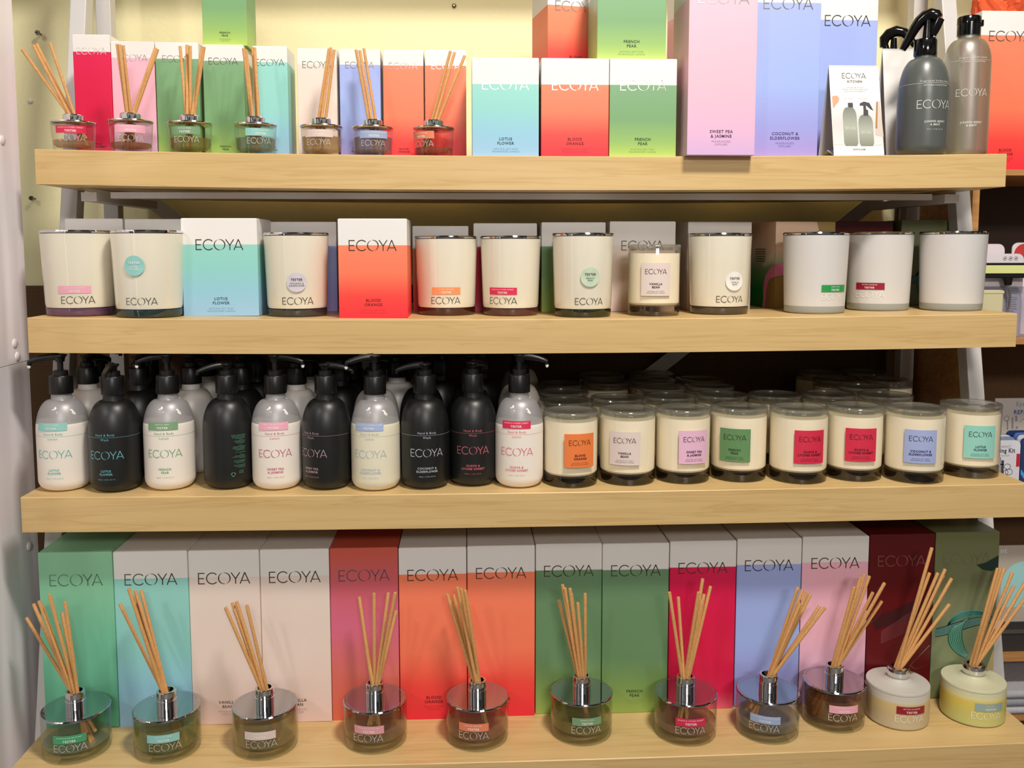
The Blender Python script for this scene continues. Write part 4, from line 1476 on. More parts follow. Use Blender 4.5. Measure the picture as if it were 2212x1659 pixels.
# tent cards
M_CARDIN = pbr('card_inside', (214, 212, 214), 0.6)


def tent(label, u0, u1, yf, dep, h, v=320):
    a, c = on_y(u0, v, yf), on_y(u1, v, yf)
    w = c.x - a.x
    z0 = top(0, a.x) + 0.0003
    t = thing('tent_card', label, 'tent card', ((a.x + c.x) / 2, yf + dep / 2, z0), 0.0, 'tent cards on the top shelf')
    k = dep / 2
    fr = MB().add([(-w / 2, -k, 0), (w / 2, -k, 0), (w / 2, 0, h), (-w / 2, 0, h), (-w / 2, -k + 0.0008, 0), (w / 2, -k + 0.0008, 0), (w / 2, 0.0006, h - 0.0014), (-w / 2, 0.0006, h - 0.0014)],
                  [(0, 1, 2, 3), (7, 6, 5, 4), (0, 4, 5, 1), (1, 5, 6, 2), (2, 6, 7, 3), (3, 7, 4, 0)]).obj('front_panel', M_WHITE, t, smooth=False)
    MB().add([(-w / 2, k, 0), (w / 2, k, 0), (w / 2, 0, h), (-w / 2, 0, h), (-w / 2, k - 0.0008, 0), (w / 2, k - 0.0008, 0), (w / 2, -0.0006, h - 0.0014), (-w / 2, -0.0006, h - 0.0014)],
             [(1, 0, 3, 2), (4, 5, 6, 7), (0, 1, 5, 4), (1, 2, 6, 5), (2, 3, 7, 6), (3, 0, 4, 7)]).obj('back_panel', M_CARDIN, t, smooth=False)
    MB().add([(-w / 2, -k + 0.001, 0.0006), (w / 2, -k + 0.001, 0.0006), (w / 2, -k * 0.1, 0.012), (-w / 2, -k * 0.1, 0.012), (w / 2, k - 0.001, 0.0006), (-w / 2, k - 0.001, 0.0006)], [(0, 1, 2, 3), (3, 2, 4, 5)]).obj('base_fold', M_CARDIN, t, smooth=False)
    return t, fr, w, k, h


t, fr, w, k, h = tent('white tent card printed with two bottles, in front of the lilac boxes', 1802, 1911, 0.056, 0.066, 0.146)


def card_print(name, vs, fs, mat, lift=0.0004):
    """vs in card coordinates: x across from the centre, q up the sloping panel in metres of height"""
    out = [(p, -k * (1 - q / h) - lift, q) for p, q in vs]
    return MB().add(out, fs).obj(name, mat, fr, smooth=False, fixn=False)


def shape(pts): return pts, [tuple(range(len(pts)))]


def tx(s, x, z, size, bold=0.0):
    vs, fs = text2d(s, bold)
    return [(x + p * size, z + q * size) for p, q in vs], fs


CW = w / 111.0
CX = lambda u, v=230: (u - (1840 + (v - 131) * 0.08)) * CW
CZ = lambda v: h * (330 - v) / 199.0
M_PHOTO = print_mat('card_photo_ground', [(0, (226, 222, 220)), (0.4, (214, 208, 206)), (1, (238, 236, 238))])
card_print('printed_picture', *shape([(-w / 2 + 0.001, CZ(306)), (w / 2 - 0.0005, CZ(306)), (w / 2 - 0.0005, CZ(190)), (-w / 2 + 0.001, CZ(206))]), M_PHOTO, 0.0003)
M_DGREY = pbr('dark_grey_print', (64, 62, 66), 0.5)
card_print('logo_lettering', [(CX(1841, 154) + p * 0.0088, CZ(154) + q * 0.0088) for p, q in LOGO[0]], LOGO[1], M_DGREY)
card_print('heading_lettering', *tx('KITCHEN', CX(1843, 167), CZ(167), 0.0038, 0.02), M_DGREY)
card_print('small_print', *tx('Introducing the new\nKitchen Collection made from\nplant based formulations.', CX(1844, 184), CZ(184), 0.0021), M_GREYINK)
card_print('small_print', *tx('DISH LIQUID', CX(1829, 205), CZ(205), 0.0016), M_GREYINK)
card_print('small_print', *tx('SURFACE SPRAY', CX(1862, 205), CZ(205), 0.0016), M_GREYINK)
card_print('small_print', *tx('ECOYA.COM', CX(1856, 316), CZ(316), 0.0022, 0.03), M_DGREY)
M_BOTP = print_mat('printed_bottle', [(0, (134, 138, 122)), (0.5, (172, 176, 162)), (1, (126, 130, 120))])
for (ua, ub, vb, vs_, vn, nw) in ((1819, 1850, 308, 246, 224, 6), (1853, 1885, 308, 258, 240, 5)):
    uc = (ua + ub) / 2
    hw_ = (ub - ua) / 2
    pts = [(uc - hw_ + 3, vb), (uc + hw_ - 3, vb), (uc + hw_, vb - 6), (uc + hw_, vs_)]
    pts += [(uc + nw + (hw_ - nw) * math.cos(q), vs_ - (vs_ - vn) * math.sin(q)) for q in (0.4, 0.8, 1.2, 1.57)]
    pts += [(uc - nw - (hw_ - nw) * math.cos(q), vs_ - (vs_ - vn) * math.sin(q)) for q in (1.57, 1.2, 0.8, 0.4)]
    pts += [(uc - hw_, vs_), (uc - hw_, vb - 6)]
    card_print('printed_bottle', *shape([(CX(p, 260), CZ(q)) for p, q in pts]), M_BOTP, 0.0005)
    card_print('logo_lettering', [(CX(uc + 1, 268) + p * 0.0036, CZ(270 if ua < 1830 else 279) + q * 0.0036) for p, q in LOGO[0]], LOGO[1], M_WHITEINK, 0.0007)
card_print('printed_cap', *shape([(CX(p, 220), CZ(q)) for p, q in ((1829, 224), (1840, 224), (1840, 214), (1829, 214))]), M_DGREY, 0.0006)
card_print('printed_cap', *shape([(CX(p, 235), CZ(q)) for p, q in ((1863, 242), (1874, 242), (1874, 230), (1870, 228), (1870, 219), (1880, 228), (1886, 231), (1878, 214), (1866, 211), (1857, 215), (1856, 220), (1864, 220), (1864, 230))]), M_DGREY, 0.0006)
card_print('printed_spoon', *shape([(CX(p, 210), CZ(q)) for p, q in ((1795, 226), (1797, 225), (1801, 219), (1808, 212), (1810, 204), (1805, 198), (1794, 200))]), pbr('copper_print', (226, 160, 124), 0.5), 0.0006)
card_print('printed_book', *shape([(CX(p, 250), CZ(q)) for p, q in ((1888, 284), (1906, 288), (1903, 211), (1894, 210))]), pbr('tan_print', (206, 192, 182), 0.5), 0.0005)
card_print('printed_book', *shape([(CX(p, 250), CZ(q)) for p, q in ((1889, 270), (1893, 270), (1898, 212), (1895, 211))]), pbr('ochre_print', (166, 122, 70), 0.5), 0.0006)
tent('blank white tent card standing in shade behind the spray bottle', 1917, 2028, 0.158, 0.062, hz(1980, 107, 0.189) - top(0, 0.57), 300)

# ------------------------------------------------------------------ bottom shelf: boxes
G7 = 'tall boxes standing on the bottom shelf'
XB = [(81, 88, 249, 'mint', 'tall mint green box, leftmost on the bottom shelf'),
      (0, 249, 410, 'teal', 'tall turquoise box with white top on the bottom shelf'),
      (0, 410, 564, 'beige', 'tall beige box with white top, left one of the bottom shelf pair'),
      (0, 564, 714, 'beige', 'tall beige box with white top, right one of the bottom shelf pair'),
      (0, 714, 862, 'coral', 'tall coral and pink box without white top on the bottom shelf'),
      (0, 862, 1009, 'orange', 'tall orange box with white top, left one of the bottom shelf pair'),
      (0, 1009, 1156, 'orange', 'tall orange box with white top, right one of the bottom shelf pair'),
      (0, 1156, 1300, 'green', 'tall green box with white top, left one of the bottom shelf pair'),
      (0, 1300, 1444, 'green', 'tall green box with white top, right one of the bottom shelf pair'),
      (0, 1444, 1588, 'red', 'tall crimson box with white top on the bottom shelf'),
      (0, 1588, 1728, 'blue', 'tall lilac blue box with white top on the bottom shelf'),
      (0, 1728, 1872, 'pink', 'tall pale pink box with white top on the bottom shelf'),
      (0, 1872, 2013, 'maroon', 'tall dark maroon box with thin line artwork on the bottom shelf'),
      (0, 2013, 2151, 'sage', 'tall olive green box with teal swirl artwork, rightmost on the bottom shelf')]
YX = [-0.003, -0.001, 0.002, 0.005, 0.008, 0.006, 0.010, 0.014, 0.010, 0.014, 0.018, 0.020, 0.021, 0.021]
BOXES4 = {}
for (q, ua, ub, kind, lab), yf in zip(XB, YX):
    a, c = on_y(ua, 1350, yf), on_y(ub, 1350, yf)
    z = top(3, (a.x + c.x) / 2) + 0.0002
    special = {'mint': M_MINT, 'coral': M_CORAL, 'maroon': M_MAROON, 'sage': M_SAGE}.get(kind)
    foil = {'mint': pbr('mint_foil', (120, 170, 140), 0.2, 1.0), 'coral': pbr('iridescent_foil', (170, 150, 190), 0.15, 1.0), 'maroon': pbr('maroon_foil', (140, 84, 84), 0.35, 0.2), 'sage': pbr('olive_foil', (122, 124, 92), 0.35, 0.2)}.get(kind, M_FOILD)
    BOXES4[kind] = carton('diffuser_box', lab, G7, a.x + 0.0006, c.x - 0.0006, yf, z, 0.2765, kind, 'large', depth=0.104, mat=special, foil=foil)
# artwork on the two dark boxes
t = BOXES4['sage']
yy = -0.0524
swirl(t, yy, 0.004, 0.122, 0.044, 1.1)
MB().add([(p, yy, q) for p, q in ((0.0525, 0.238), (0.0525, 0.216), (0.040, 0.212), (0.026, 0.215), (0.016, 0.223), (0.030, 0.226))], [(0, 1, 2, 3, 4, 5)]).obj('printed_leaf', M_DKI, t, smooth=False, fixn=False)
MB().add([(p, yy, q) for p, q in ((0.0525, 0.0), (0.036, 0.0), (0.038, 0.04), (0.0525, 0.085))], [(3, 2, 1, 0)]).obj('printed_patch', pbr('sand_print', (206, 184, 128), 0.5), t, smooth=False, fixn=False)
t = BOXES4['maroon']
M_MARL = pbr('pale_maroon_print', (150, 76, 80), 0.5)
M_MARD = pbr('dark_maroon_print', (62, 6, 14), 0.5)
m = MB()
for i in range(12):
    m.add([(p, yy, q + i * 0.0030) for p, q in ((-0.030, 0.096 - i * 0.0012), (0.030, 0.122), (0.030, 0.1226), (-0.030, 0.0967 - i * 0.0012))], [(0, 1, 2, 3)])
m.obj('printed_lines', M_MARL, t, smooth=False, fixn=False)
MB().add([(p, yy + 0.0001, q) for p, q in ((-0.046, 0.138), (0.02, 0.165), (0.052, 0.172), (0.052, 0.135), (0.0, 0.13), (-0.040, 0.120))], [(0, 1, 2, 3, 4, 5)]).obj('printed_band', M_MARD, t, smooth=False, fixn=False)
m = MB()
for pts in ([(-0.052, 0.150), (-0.034, 0.160), (-0.032, 0.148), (-0.040, 0.136), (-0.052, 0.130)], [(0.052, 0.092), (0.020, 0.058), (0.030, 0.052), (0.052, 0.060)]):
    for p, q in zip(pts, pts[1:]):
        g = stroke(p, q, 0.0005)
        m.add([(u, yy, v) for u, v in g[0]], g[1])
m.obj('printed_lines', M_FOIL, t, smooth=False, fixn=False)

# ------------------------------------------------------------------ bottom shelf: large reed diffusers
M_DGLASS = thin_glass('diffuser_glass', (240, 243, 238), 0.02, 1.5, 0.02)
M_DBASE = thin_glass('diffuser_base_glass', (214, 218, 204), 0.03, 1.5, 0.05)
M_FGLASS = pbr('frosted_glass_body', (196, 192, 182), 0.45, sss=0.3)


def oil_mat(c): return solid_glass('oil_%d_%d_%d' % c, c, 0.0, 1.30)


def big(u1, u2, vb, key, line, su, lu, liq, liqcol, desc, tips, frost=None):
    x, y, r = cyl(u1, u2, vb, top(3, on_y((u1 + u2) / 2, vb, -0.05).x))
    r = 0.0470
    while y + r > 0.019 and vb < 1600:      # keep clear of the boxes behind
        x, y = x + (CAM.x - x) * 0.001, y + (CAM.y - y) * 0.001
    z0 = top(3, x) + 0.0002
    rz = face_cam(x, y)
    t = thing('reed_diffuser', desc, 'reed diffuser', (x, y, z0), rz, 'large reed diffusers on the bottom shelf')
    um = (u1 + u2) / 2
    ang = lambda u: math.asin(max(-0.93, min(0.93, (u - um) / ((u2 - u1) / 2))))
    rf = lambda q: r
    if frost is None:
        H = 0.0600
        MB().lathe([(r * 0.6, 0.0), (r * 0.93, 0), (r * 0.985, 0.0020), (r, 0.006), (r, H)], 72).obj('glass_bottle', M_DGLASS, t)
        MB().lathe([(r - 0.0012, 0.0165), (r - 0.0040, 0.0120), (r - 0.0085, 0.0098), (r * 0.7, 0.0088), (0, 0.0085)], 72).obj('glass_base', M_DBASE, t)
        ri = r - 0.0016
        MB().lathe([(ri, 0.0170), (ri, liq), (0, liq)], 72).obj('fragrance_oil', oil(liqcol), t)
        MB().lathe([(0.009, H + 0.0002), (r * 0.97, H + 0.0002), (r * 1.012, H + 0.0014), (r * 1.012, H + 0.0030), (r * 0.985, H + 0.0042), (0.009, H + 0.0042)], 72).obj('lid_plate', pbr('chrome_plate', (186, 187, 190), 0.04, 1.0), t)
        m = MB()
        for q in range(64):
            a = 2 * math.pi * q / 64
            if q % 16 in (0, 1): continue
            rr = r * 0.915
            cx, cy = rr * math.cos(a), rr * math.sin(a)
            m.lathe([(0.0009, H + 0.0042), (0.0007, H + 0.0047), (0, H + 0.0048)], 6, cx, cy)
        m.obj('embossed_ring', M_CHROME, t)
        zc = H + 0.0042
        MB().lathe([(0.0098, zc), (0.0140, zc), (0.0142, zc + 0.0115), (0.0134, zc + 0.0120), (0.0138, zc + 0.0125), (0.0138, zc + 0.0235), (0.0130, zc + 0.0245), (0.0100, zc + 0.0245), (0.0098, zc + 0.016)], 48).obj('collar', M_CHROME, t)
        zn = zc + 0.0245
        zb, rb = 0.0105, r * 0.75
        lz, sz = 0.0255, 0.0385
    else:
        H = 0.0530
        MB().lathe([(0, 0), (r * 0.93, 0), (r * 0.985, 0.0020), (r, 0.006), (r, H), (r - 0.001, H + 0.0006), (r - 0.004, H + 0.0006), (0, H + 0.0006)], 72).obj('glass_bottle', frost, t)
        MB().lathe([(r - 0.003, H + 0.0006), (r * 1.0, H + 0.0012), (r * 1.0, H + 0.0042), (r * 0.985, H + 0.0056), (0.030, H + 0.0064), (0.020, H + 0.0085), (0.0150, H + 0.013), (0.0142, H + 0.017), (0.0100, H + 0.017)], 72).obj('lid', M_FGLASS if 'white' in desc else pbr('frosted_yellowish_lid', (206, 204, 172), 0.4, sss=0.3), t)
        zc = H + 0.0160
        MB().lathe([(0.0100, zc), (0.0164, zc), (0.0166, zc + 0.001), (0.0166, zc + 0.0115), (0.0155, zc + 0.0128), (0.0104, zc + 0.0128), (0.0100, zc + 0.006)], 48).obj('collar', M_CHROME, t)
        zn = zc + 0.0128
        zb, rb = 0.05, r * 0.3
        lz, sz = 0.0195, 0.0330
    sticker(t, rf, ang(su), sz, 0.0455, 0.0120, key, line)
    bent('logo_lettering', LOGO, M_SILVER if frost is None else M_WHITEINK, t, rf, ang(lu), lz, 0.0455 / 4.4, 0.0004)
    reeds('reed', x, y, z0 + zn, z0 + zb, rb, u1, tips, desc, 'reeds in the bottom shelf diffusers', hc=0.0245 if frost is None else 0.0128)


big(91, 246, 1651, 'gmint', '#17', 151, 152, 0.017, (196, 204, 170), 'large diffuser with a mint green sticker', [(57, 1334), (72, 1304), (84, 1298), (90, 1306), (107, 1284), (125, 1348), (134, 1323), (141, 1300)])
big(289, 439, 1651, 'turq', 'LOTUS FLOWER', 353, 357, 0.044, (190, 186, 92), 'large diffuser with a turquoise sticker', [(259, 1304), (278, 1271), (286, 1287), (292, 1275), (299, 1296), (305, 1275)])
big(503, 647, 1645, 'beige', 'VANILLA BEAN', 562, 565, 0.052, (216, 190, 124), 'large diffuser with a beige sticker', [(487, 1312), (502, 1302), (506, 1315), (511, 1299), (533, 1307)])
big(744, 880, 1632, 'dpink', '#16', 797, 795, 0.026, (206, 168, 118), 'large diffuser with a dusty pink sticker', [(776, 1289), (780, 1320), (808, 1281), (839, 1280), (854, 1280), (856, 1319)])
big(964, 1099, 1627, 'salmon', 'BLOOD ORANGE', 1023, 1023, 0.026, (214, 150, 104), 'large diffuser with a salmon orange sticker', [(966, 1283), (975, 1299), (980, 1284), (988, 1268), (996, 1271), (1000, 1286), (1005, 1275)])
big(1189, 1322, 1614, 'sage', 'FRENCH PEAR', 1268, 1267, 0.030, (190, 176, 72), 'large diffuser with a green sticker', [(1207, 1297), (1215, 1263), (1220, 1270), (1231, 1271), (1234, 1281), (1248, 1302), (1264, 1282)])
big(1411, 1548, 1615, 'crimson', 'GUAVA & LYCHEE SORBET', 1492, 1492, 0.024, (214, 156, 120), 'large diffuser with a crimson sticker', [(1446, 1279), (1465, 1289), (1509, 1279), (1516, 1296), (1521, 1283), (1518, 1250), (1535, 1266)])
big(1587, 1726, 1610, 'lblue', 'COCONUT & ELDERFLOWER', 1652, 1650, 0.026, (204, 186, 156), 'large diffuser with a pale blue sticker', [(1724, 1268), (1728, 1304), (1734, 1273), (1743, 1280), (1751, 1283), (1771, 1309), (1782, 1312)])
big(1729, 1868, 1584, 'pink', 'SWEET PEA & JASMINE', 1823, 1822, 0.046, (176, 100, 40), 'large diffuser of amber oil with a pale pink sticker', [(1845, 1268), (1859, 1247), (1867, 1240), (1878, 1244), (1886, 1279), (1905, 1298), (1911, 1259)])
M_FBODY = print_mat('frosted_amber_bottle', [(0, (196, 186, 160)), (0.45, (204, 184, 140)), (0.75, (216, 192, 132)), (0.82, (214, 208, 192)), (1, (210, 206, 196))], 0.45)
M_FYEL = print_mat('frosted_yellow_bottle', [(0, (198, 204, 140)), (0.45, (210, 202, 112)), (0.72, (226, 204, 96)), (0.84, (226, 222, 168)), (1, (214, 214, 186))], 0.45)
big(1866, 2006, 1578, 'darkred', 'BITTER RHUBARB', 1968, 1966, 0.03, (220, 200, 150), 'large frosted white diffuser with a dark red sticker', [(2013, 1183), (2008, 1237), (2026, 1237), (2038, 1242), (2042, 1229), (2051, 1305), (2056, 1249)], M_FBODY)
big(2026, 2172, 1567, 'greyblue', '#6', 2138, 2132, 0.03, (220, 200, 150), 'large frosted yellow diffuser with a grey green sticker', [(2155, 1227), (2161, 1229), (2169, 1227), (2187, 1236), (2190, 1265), (2225, 1240), (2234, 1266)], M_FYEL)

# ------------------------------------------------------------------ neighbouring unit at the right
M_OAK = wood_mat('oak_edge', (198, 146, 90), (176, 124, 72))
YN = 0.215
zb1 = on_y(2140, 366, YN).z
zb2 = on_y(2200, 731, YN).z
zb3 = on_y(2190, 1416, YN).z
xa = on_y(2098, 500, YN).x
t = thing('wall_unit', 'brown shelving unit with oak edges against the wall, right of the ladder rack', 'shelving unit', (xa, YN, FLOOR_Z))
MB().box(0, 0.0125, 0, WALL_Y - 0.008 - YN, 0, zb1 - 0.0105 - FLOOR_Z).obj('side_board', M_OAK, t, smooth=False)
for zz in (zb1, zb2, zb3):
    MB().box(0 if zz == zb1 else 0.0130, 0.62, -0.002, WALL_Y - 0.009 - YN, zz - 0.0105 - FLOOR_Z, zz - FLOOR_Z).obj('shelf', M_OAK, t, smooth=False)
# orange box standing on it
a = on_y(2114, 200, 0.235)
carton('diffuser_box', 'tall orange to red box with white top, standing on the neighbouring unit', 'boxes on the neighbouring unit', a.x, a.x + 0.107, 0.235, zb1 + 0.0002, on_y(2150, 24, 0.235).z - zb1, 'orange', 'large', depth=0.10)
# crumpled orange paper on top of it
bm = bmesh.new()
bmesh.ops.create_icosphere(bm, subdivisions=4, radius=1)
for v in bm.verts:
    n_ = v.co.copy()
    q = 1 + 0.10 * math.sin(n_.x * 9 + n_.z * 5) * math.cos(n_.y * 8 + n_.x * 3) + 0.05 * math.sin(n_.x * 23 + n_.y * 17 + n_.z * 11)
    v.co = Vector((n_.x * 0.046 * q, n_.y * 0.040 * q, max(-0.03, n_.z * 0.045 * q) + 0.03))
me = bpy.data.meshes.new('orange_tissue')
bm.to_mesh(me)
bm.free()
me.materials.append(pbr('orange_tissue_paper', (232, 92, 44), 0.6))
for p in me.polygons: p.use_smooth = False
o = link('tissue_bundle', me)
zt = on_y(2150, 24, 0.235).z
o.location = (a.x + 0.058, 0.283, zt + 0.0012)
tag(o, 'crumpled orange tissue bundle on top of the orange box at the far right', 'tissue paper')


def slab(name, label, cat, u0, u1, v0, v1, y, th, mat, group=None, bevel=0.0):
    a, c = on_y(u0, (v0 + v1) / 2, y), on_y(u1, (v0 + v1) / 2, y)
    zt, zb = on_y((u0 + u1) / 2, v0, y).z, on_y((u0 + u1) / 2, v1, y).z
    t = thing(name, label, cat, ((a.x + c.x) / 2, y + th / 2, zb), 0, group)
    w, h = c.x - a.x, zt - zb
    return t, w, h


def rrect(w, h, r, n=5):
    pts = []
    for cx, cz, a0 in ((w / 2 - r, r, -90), (w / 2 - r, h - r, 0), (-w / 2 + r, h - r, 90), (-w / 2 + r, r, 180)):
        for k in range(n + 1):
            a = math.radians(a0 + 90 * k / n)
            pts.append((cx + r * math.cos(a), cz + r * math.sin(a)))
    return pts


M_PALE = pbr('pale_pink_card', (232, 222, 228), 0.5)
M_BLISTER = thin_glass('clear_blister', (236, 238, 244), 0.08, 1.5, 0.06)
# work light pack standing on the second board
t, w, h = slab('blister_pack', 'blister pack holding a black lamp with a yellow strip, on the neighbouring unit', 'packaged lamp', 2096, 2208, 548, 731, 0.262, 0.002, None, 'packs on the neighbouring unit')
h += 0.0
MB().prism(rrect(w, h, 0.012), -0.001, 0.001).obj('backing_card', M_PALE, t, smooth=False)
kx = (0.262 - CAM.y) / F_PX
cu = 2152
L = lambda u, v: ((u - cu) * kx * 1.05, (731 - v) * kx * 1.04)
MB().prism(rrect(w * 0.9, h * 0.62, 0.01), -0.030, -0.002).obj('blister', M_BLISTER, t, smooth=False)
(x0, q0), (x1, q1) = L(2106, 601), L(2207, 569)
MB().box(x0, x1, -0.024, -0.008, q0, q1).obj('lamp_bar', M_BLACK, t, smooth=False, bevel=0.002)
(x0, q0), (x1, q1) = L(2110, 591), L(2198, 574)
MB().box(x0, x1, -0.0255, -0.0235, q0, q1).obj('lamp_lens', pbr('yellow_phosphor', (222, 226, 150), 0.4), t, smooth=False, bevel=0.0005)
MB().tube([(*L(2164, 598)[:1], -0.016, L(2164, 598)[1]), (L(2166, 616)[0], -0.016, L(2166, 616)[1])], [0.010, 0.006], 16).obj('joint', M_BLACK, t)
MB().tube([(L(u, v)[0], -0.016, L(u, v)[1]) for u, v in ((2167, 612), (2171, 640), (2170, 662), (2164, 678), (2154, 690))], 0.0028, 12).obj('goose_neck', M_CHROME, t)
ic = MB()
for u in (2167, 2179, 2191):
    g = arc(L(u, 560)[0], L(u, 560)[1], 0.0036, 0.0036, 0, 360, 0.0005, 20)
    ic.add([(p, -0.0013, q) for p, q in g[0]], g[1])
    g = stroke((L(u - 2, 561)[0], L(u, 561)[1]), (L(u + 2, 559)[0], L(u, 559)[1]), 0.0018)
    ic.add([(p, -0.0013, q) for p, q in g[0]], g[1])
ic.obj('printed_icons', M_DGREY, t, smooth=False, fixn=False)
flat('small_print', dashes([(-6, 6), (-6, 6), (-6, 5), None, (-6, 6), (-6, 6), (-6, 4), (-6, 6), (-6, 5), (-6, 6), (-6, 3)], 1.0, 0.18), M_GREYINK, t, L(2186, 648)[0], L(2186, 648)[1], -0.0013, 0.0042, 0.42)
t, w, h = slab('blister_pack', 'pack with a red print standing behind the lamp pack on the neighbouring unit', 'packaged lamp', 2182, 2290, 524, 731, 0.300, 0.002, None, 'packs on the neighbouring unit')
MB().prism(rrect(w, h, 0.012), -0.001, 0.001).obj('backing_card', M_PALE, t, smooth=False)
g = disc(0.02)
flat('red_print', g, pbr('red_print', (196, 60, 56), 0.5), t, -w / 2 + 0.024, h - 0.022, -0.0013, 1.0)
t, w, h = slab('blister_pack', 'pale pack with small icons behind the lamp pack, nearest to the white leg', 'packaged lamp', 2080, 2166, 527, 731, 0.300, 0.002, None, 'packs on the neighbouring unit')
MB().prism(rrect(w, h, 0.012), -0.001, 0.001).obj('backing_card', M_PALE, t, smooth=False)
t, w, h = slab('storage_tub', 'small cream tub beside the lamp pack on the neighbouring unit', 'tub', 2112, 2166, 627, 731, 0.222, 0.02, None)
MB().box(-w / 2, w / 2, -0.010, 0.010, 0, h).obj('tub', pbr('cream_plastic', (214, 208, 166), 0.4), t, smooth=False, bevel=0.002)
MB().box(-w / 2 - 0.0008, w / 2 + 0.0008, -0.0108, 0.0108, h - 0.006, h - 0.001).obj('rim', pbr('cream_plastic', (214, 208, 166), 0.4), t, smooth=False, bevel=0.0004)

# kits on a rail lower down
zk = on_y(2180, 1075, 0.24).z
MB().box(0.0130, 0.62, -0.002, WALL_Y - 0.009 - YN, zk - 0.0105 - FLOOR_Z, zk - FLOOR_Z).obj('shelf', M_OAK, bpy.data.objects['wall_unit'], smooth=False)
t, w, h = slab('display_sign', 'grey card sign with drawn tools and the word REPAIR, behind the kits', 'sign', 2145, 2262, 860, 1075, 0.330, 0.002, None)
MB().box(-w / 2, w / 2, -0.001, 0.001, 0, h).obj('sign_board', pbr('warm_grey_card', (206, 198, 190), 0.6), t, smooth=False)
kx = (0.330 - CAM.y) / F_PX * 1.04
S_ = lambda u, v: ((u - 2203.5) * kx, (1075 - v) * kx)
M_BLUEI = pbr('blue_ink', (52, 92, 140), 0.6)
flat('sign_lettering', text2d('Eyeglass', 0.0), pbr('pale_blue_ink', (110, 150, 178), 0.6), t, S_(2214, 870)[0], S_(2214, 868)[1], -0.0013, 0.0085)
flat('sign_lettering', text2d('REPAIR', 0.03), M_BLUEI, t, S_(2206, 886)[0], S_(2206, 886)[1], -0.0013, 0.0082, 0.95)
tl = MB()
for u, v0, v1, wd in ((2173, 904, 924, 0.0025), (2184, 897, 922, 0.0032), (2192, 893, 906, 0.004), (2194, 917, 922, 0.004)):
    g = stroke(S_(u, v1), S_(u - 1, v0), wd)
    tl.add([(p, -0.0013, q) for p, q in g[0]], g[1])
g = arc(*S_(2170, 899), 0.005, 0.005, 0, 360, 0.0012, 20)
tl.add([(p, -0.0013, q) for p, q in g[0]], g[1])
g = stroke(S_(2198, 907), S_(2212, 898), 0.001)
tl.add([(p, -0.0013, q) for p, q in g[0]], g[1])
tl.obj('drawn_tools', M_GREYINK, t, smooth=False, fixn=False)
M_KIT = [pbr('white_kit_card', (222, 222, 232), 0.45), pbr('blue_kit_card', (84, 120, 186), 0.45), pbr('dark_blue_kit_card', (36, 58, 110), 0.45), pbr('grey_blue_kit_card', (140, 150, 180), 0.45)]
t, w, h = slab('kit_card', 'white sewing kit card with drawn bobbins and a red tab, in front of the stack', 'kit', 2118, 2202, 952, 1075, 0.245, 0.004, None, 'kits on the neighbouring unit')
MB().prism(rrect(w, h, 0.009), -0.002, 0.002).obj('card', M_KIT[0], t, smooth=False)
kx = (0.245 - CAM.y) / F_PX * 1.04
S_ = lambda u, v: ((u - 2160) * kx, (1075 - v) * kx)
flat('kit_lettering', text2d('EMERGENCY', 0.0), M_GREYINK, t, S_(2163, 962)[0], S_(2163, 962)[1], -0.0023, 0.0038)
flat('kit_lettering', text2d('Sewing Kit', 0.03), M_INK, t, S_(2165, 971)[0], S_(2165, 971)[1], -0.0023, 0.0082, 0.82)
flat('kit_lettering', text2d('FOUR PIECE SET', 0.0), M_GREYINK, t, S_(2163, 982)[0], S_(2163, 982)[1], -0.0023, 0.0026)
tl = MB()
for g in (arc(*S_(2176, 1006), 0.0062, 0.0050, 0, 360, 0.0009, 22), arc(*S_(2180, 1018), 0.0070, 0.0055, 0, 360, 0.0009, 22), arc(*S_(2173, 1019), 0.0045, 0.0045, 0, 360, 0.0009, 22),
          stroke(S_(2160, 985), S_(2160, 1022), 0.0012), stroke(S_(2165, 992), S_(2165, 1022), 0.005), stroke(S_(2160, 1001), S_(2168, 1001), 0.002)):
    tl.add([(p, -0.0023, q) for p, q in g[0]], g[1])
tl.obj('drawn_bobbins', M_DGREY, t, smooth=False, fixn=False)
x0, q0 = S_(2199, 1006)
MB().box(x0 - 0.0030, x0 + 0.0032, -0.0028, -0.0019, q0, q0 + 0.024).obj('red_tab', pbr('red_tab', (196, 34, 52), 0.5), t, smooth=False)
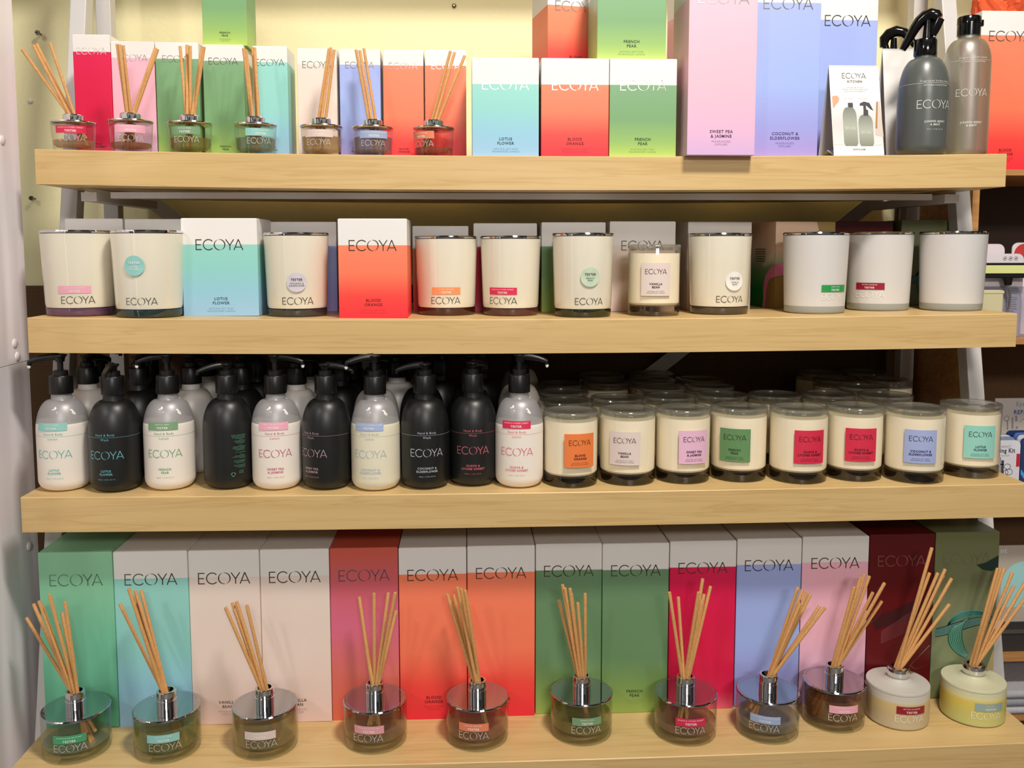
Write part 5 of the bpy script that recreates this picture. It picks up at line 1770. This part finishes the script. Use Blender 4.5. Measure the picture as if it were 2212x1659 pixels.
for k, (ua, ub, vt, mi, yy, lab) in enumerate(((2128, 2190, 944, 3, 0.262, 'grey blue kit card just behind the white sewing kit'), (2126, 2182, 940, 0, 0.274, 'pale kit card second behind the white sewing kit'),
                                              (2204, 2290, 946, 2, 0.245, 'dark blue kit card at the right edge of the picture, frontmost of its stack'), (2196, 2282, 940, 0, 0.260, 'white kit card just behind the dark blue kit'),
                                              (2188, 2274, 935, 1, 0.275, 'blue kit card third in the stack at the right edge'), (2172, 2258, 930, 2, 0.292, 'dark blue kit card at the back of the stack under the sign'))):
    t, w, h = slab('kit_card', lab, 'kit', ua, ub, vt, 1075, yy, 0.004, None, 'kits on the neighbouring unit')
    MB().prism(rrect(w, h, 0.009), -0.002, 0.002).obj('card', M_KIT[mi], t, smooth=False)
    if k == 2:
        m = MB()
        for a0, mt in ((0.012, M_KIT[1]),):
            pass
        MB().add([(-w / 2 + 0.001, -0.0023, 0.045), (-w / 2 + 0.02, -0.0023, 0.02), (-w / 2 + 0.02, -0.0023, 0.03), (-w / 2 + 0.001, -0.0023, 0.055)], [(0, 1, 2, 3)]).obj('printed_stripe', pbr('sky_stripe', (70, 160, 220), 0.5), t, smooth=False, fixn=False)
        MB().add([(-w / 2 + 0.001, -0.0023, 0.022), (-w / 2 + 0.02, -0.0023, 0.005), (-w / 2 + 0.02, -0.0023, 0.012), (-w / 2 + 0.001, -0.0023, 0.030)], [(0, 1, 2, 3)]).obj('printed_stripe', pbr('green_stripe', (60, 120, 70), 0.5), t, smooth=False, fixn=False)

# bottom bay: picture card in a dark tray, folded cloths underneath
t, w, h = slab('display_tray', 'dark grey tray on the neighbouring unit holding a pale turquoise card', 'tray', 2130, 2330, 1343, 1416, 0.232, 0.05, None)
M_TRAY = pbr('dark_grey_plastic', (52, 50, 50), 0.4)
MB().box(-w / 2, w / 2, -0.025, -0.022, 0, h).obj('front_lip', M_TRAY, t, smooth=False)
MB().box(-w / 2, w / 2, -0.025, 0.12, 0, 0.003).obj('base', M_TRAY, t, smooth=False)
MB().box(-w / 2, w / 2, -0.0275, -0.0225, h * 0.68, h * 0.80).obj('metal_strip', pbr('brushed_steel', (170, 166, 160), 0.3, 1.0), t, smooth=False)
t, w, h = slab('picture_card', 'tan card printed with a pale turquoise shape, standing in the dark tray', 'card', 2135, 2262, 1178, 1343, 0.285, 0.003, None)
zl = on_y(2190, 1416, 0.232).z + 0.004
hh = h + (t.location.z - zl)
t.location.z = zl
MB().box(-w / 2, w / 2, -0.0015, 0.0015, 0, hh).obj('card', pbr('tan_card', (196, 186, 172), 0.5), t, smooth=False)
g = [(0.047 * math.cos(a), 0.047 * math.sin(a)) for a in [math.pi * q / 24 for q in range(25)]]
zc_ = hh - 0.078
pts = [(p + 0.014, zc_ + q) for p, q in g] + [(-0.033, zc_ - 0.045), (0.061, zc_ - 0.045)]
pts = [(min(p, w / 2), q) for p, q in pts]
MB().add([(p, -0.0018, q) for p, q in pts], [tuple(range(len(pts)))]).obj('printed_shape', pbr('aqua_print', (170, 226, 226), 0.5), t, smooth=False, fixn=False)
flat('card_lettering', text2d('nt', 0.03), M_WHITEINK, t, on_y(2168, 1190, 0.285).x - t.location.x, on_y(2168, 1190, 0.285).z - zl, -0.0018, 0.010)
for k, (vt, col, lab) in enumerate(((1478, (176, 176, 182), 'grey cloth, topmost of the folded pile at the bottom right'), (1500, (150, 150, 156), 'darker grey cloth in the middle of the folded pile at the bottom right'), (1522, (186, 186, 192), 'pale grey cloth, lowest of the folded pile at the bottom right'))):
    yy = 0.20
    p = on_y(2190, vt + 10, yy)
    m = MB()
    w_, d_, th_ = 0.20, 0.20, 0.0145
    prof = [(-0.1 + 0.008 * (1 - math.cos(a)), th_ / 2 - th_ / 2 * math.cos(a)) for a in [math.pi * q / 10 for q in range(11)]]
    prof = [(-0.1 + 0.007 - 0.007 * math.sin(math.pi * q / 10), th_ / 2 - th_ / 2 * math.cos(math.pi * q / 10)) for q in range(11)] + [(0.1, th_), (0.1, 0)]
    o = m.prism(prof, -0.1, 0.1, 'x').obj('folded_cloth', pbr('cloth_%d' % k, col, 0.9, noise=0.15, nscale=150, bump=0.4))
    o.location = (p.x + 0.07, yy + 0.1, on_y(2190, 1545, yy).z + 0.0152 * (2 - k))
    tag(o, lab, 'cloth', 'folded cloths at the bottom right')
zf = on_y(2190, 1545, 0.20).z
MB().box(0.0130, 0.62, -0.012, WALL_Y - 0.009 - YN, zf - 0.0125 - FLOOR_Z, zf - 0.0005 - FLOOR_Z).obj('shelf', M_OAK, bpy.data.objects['wall_unit'], smooth=False)
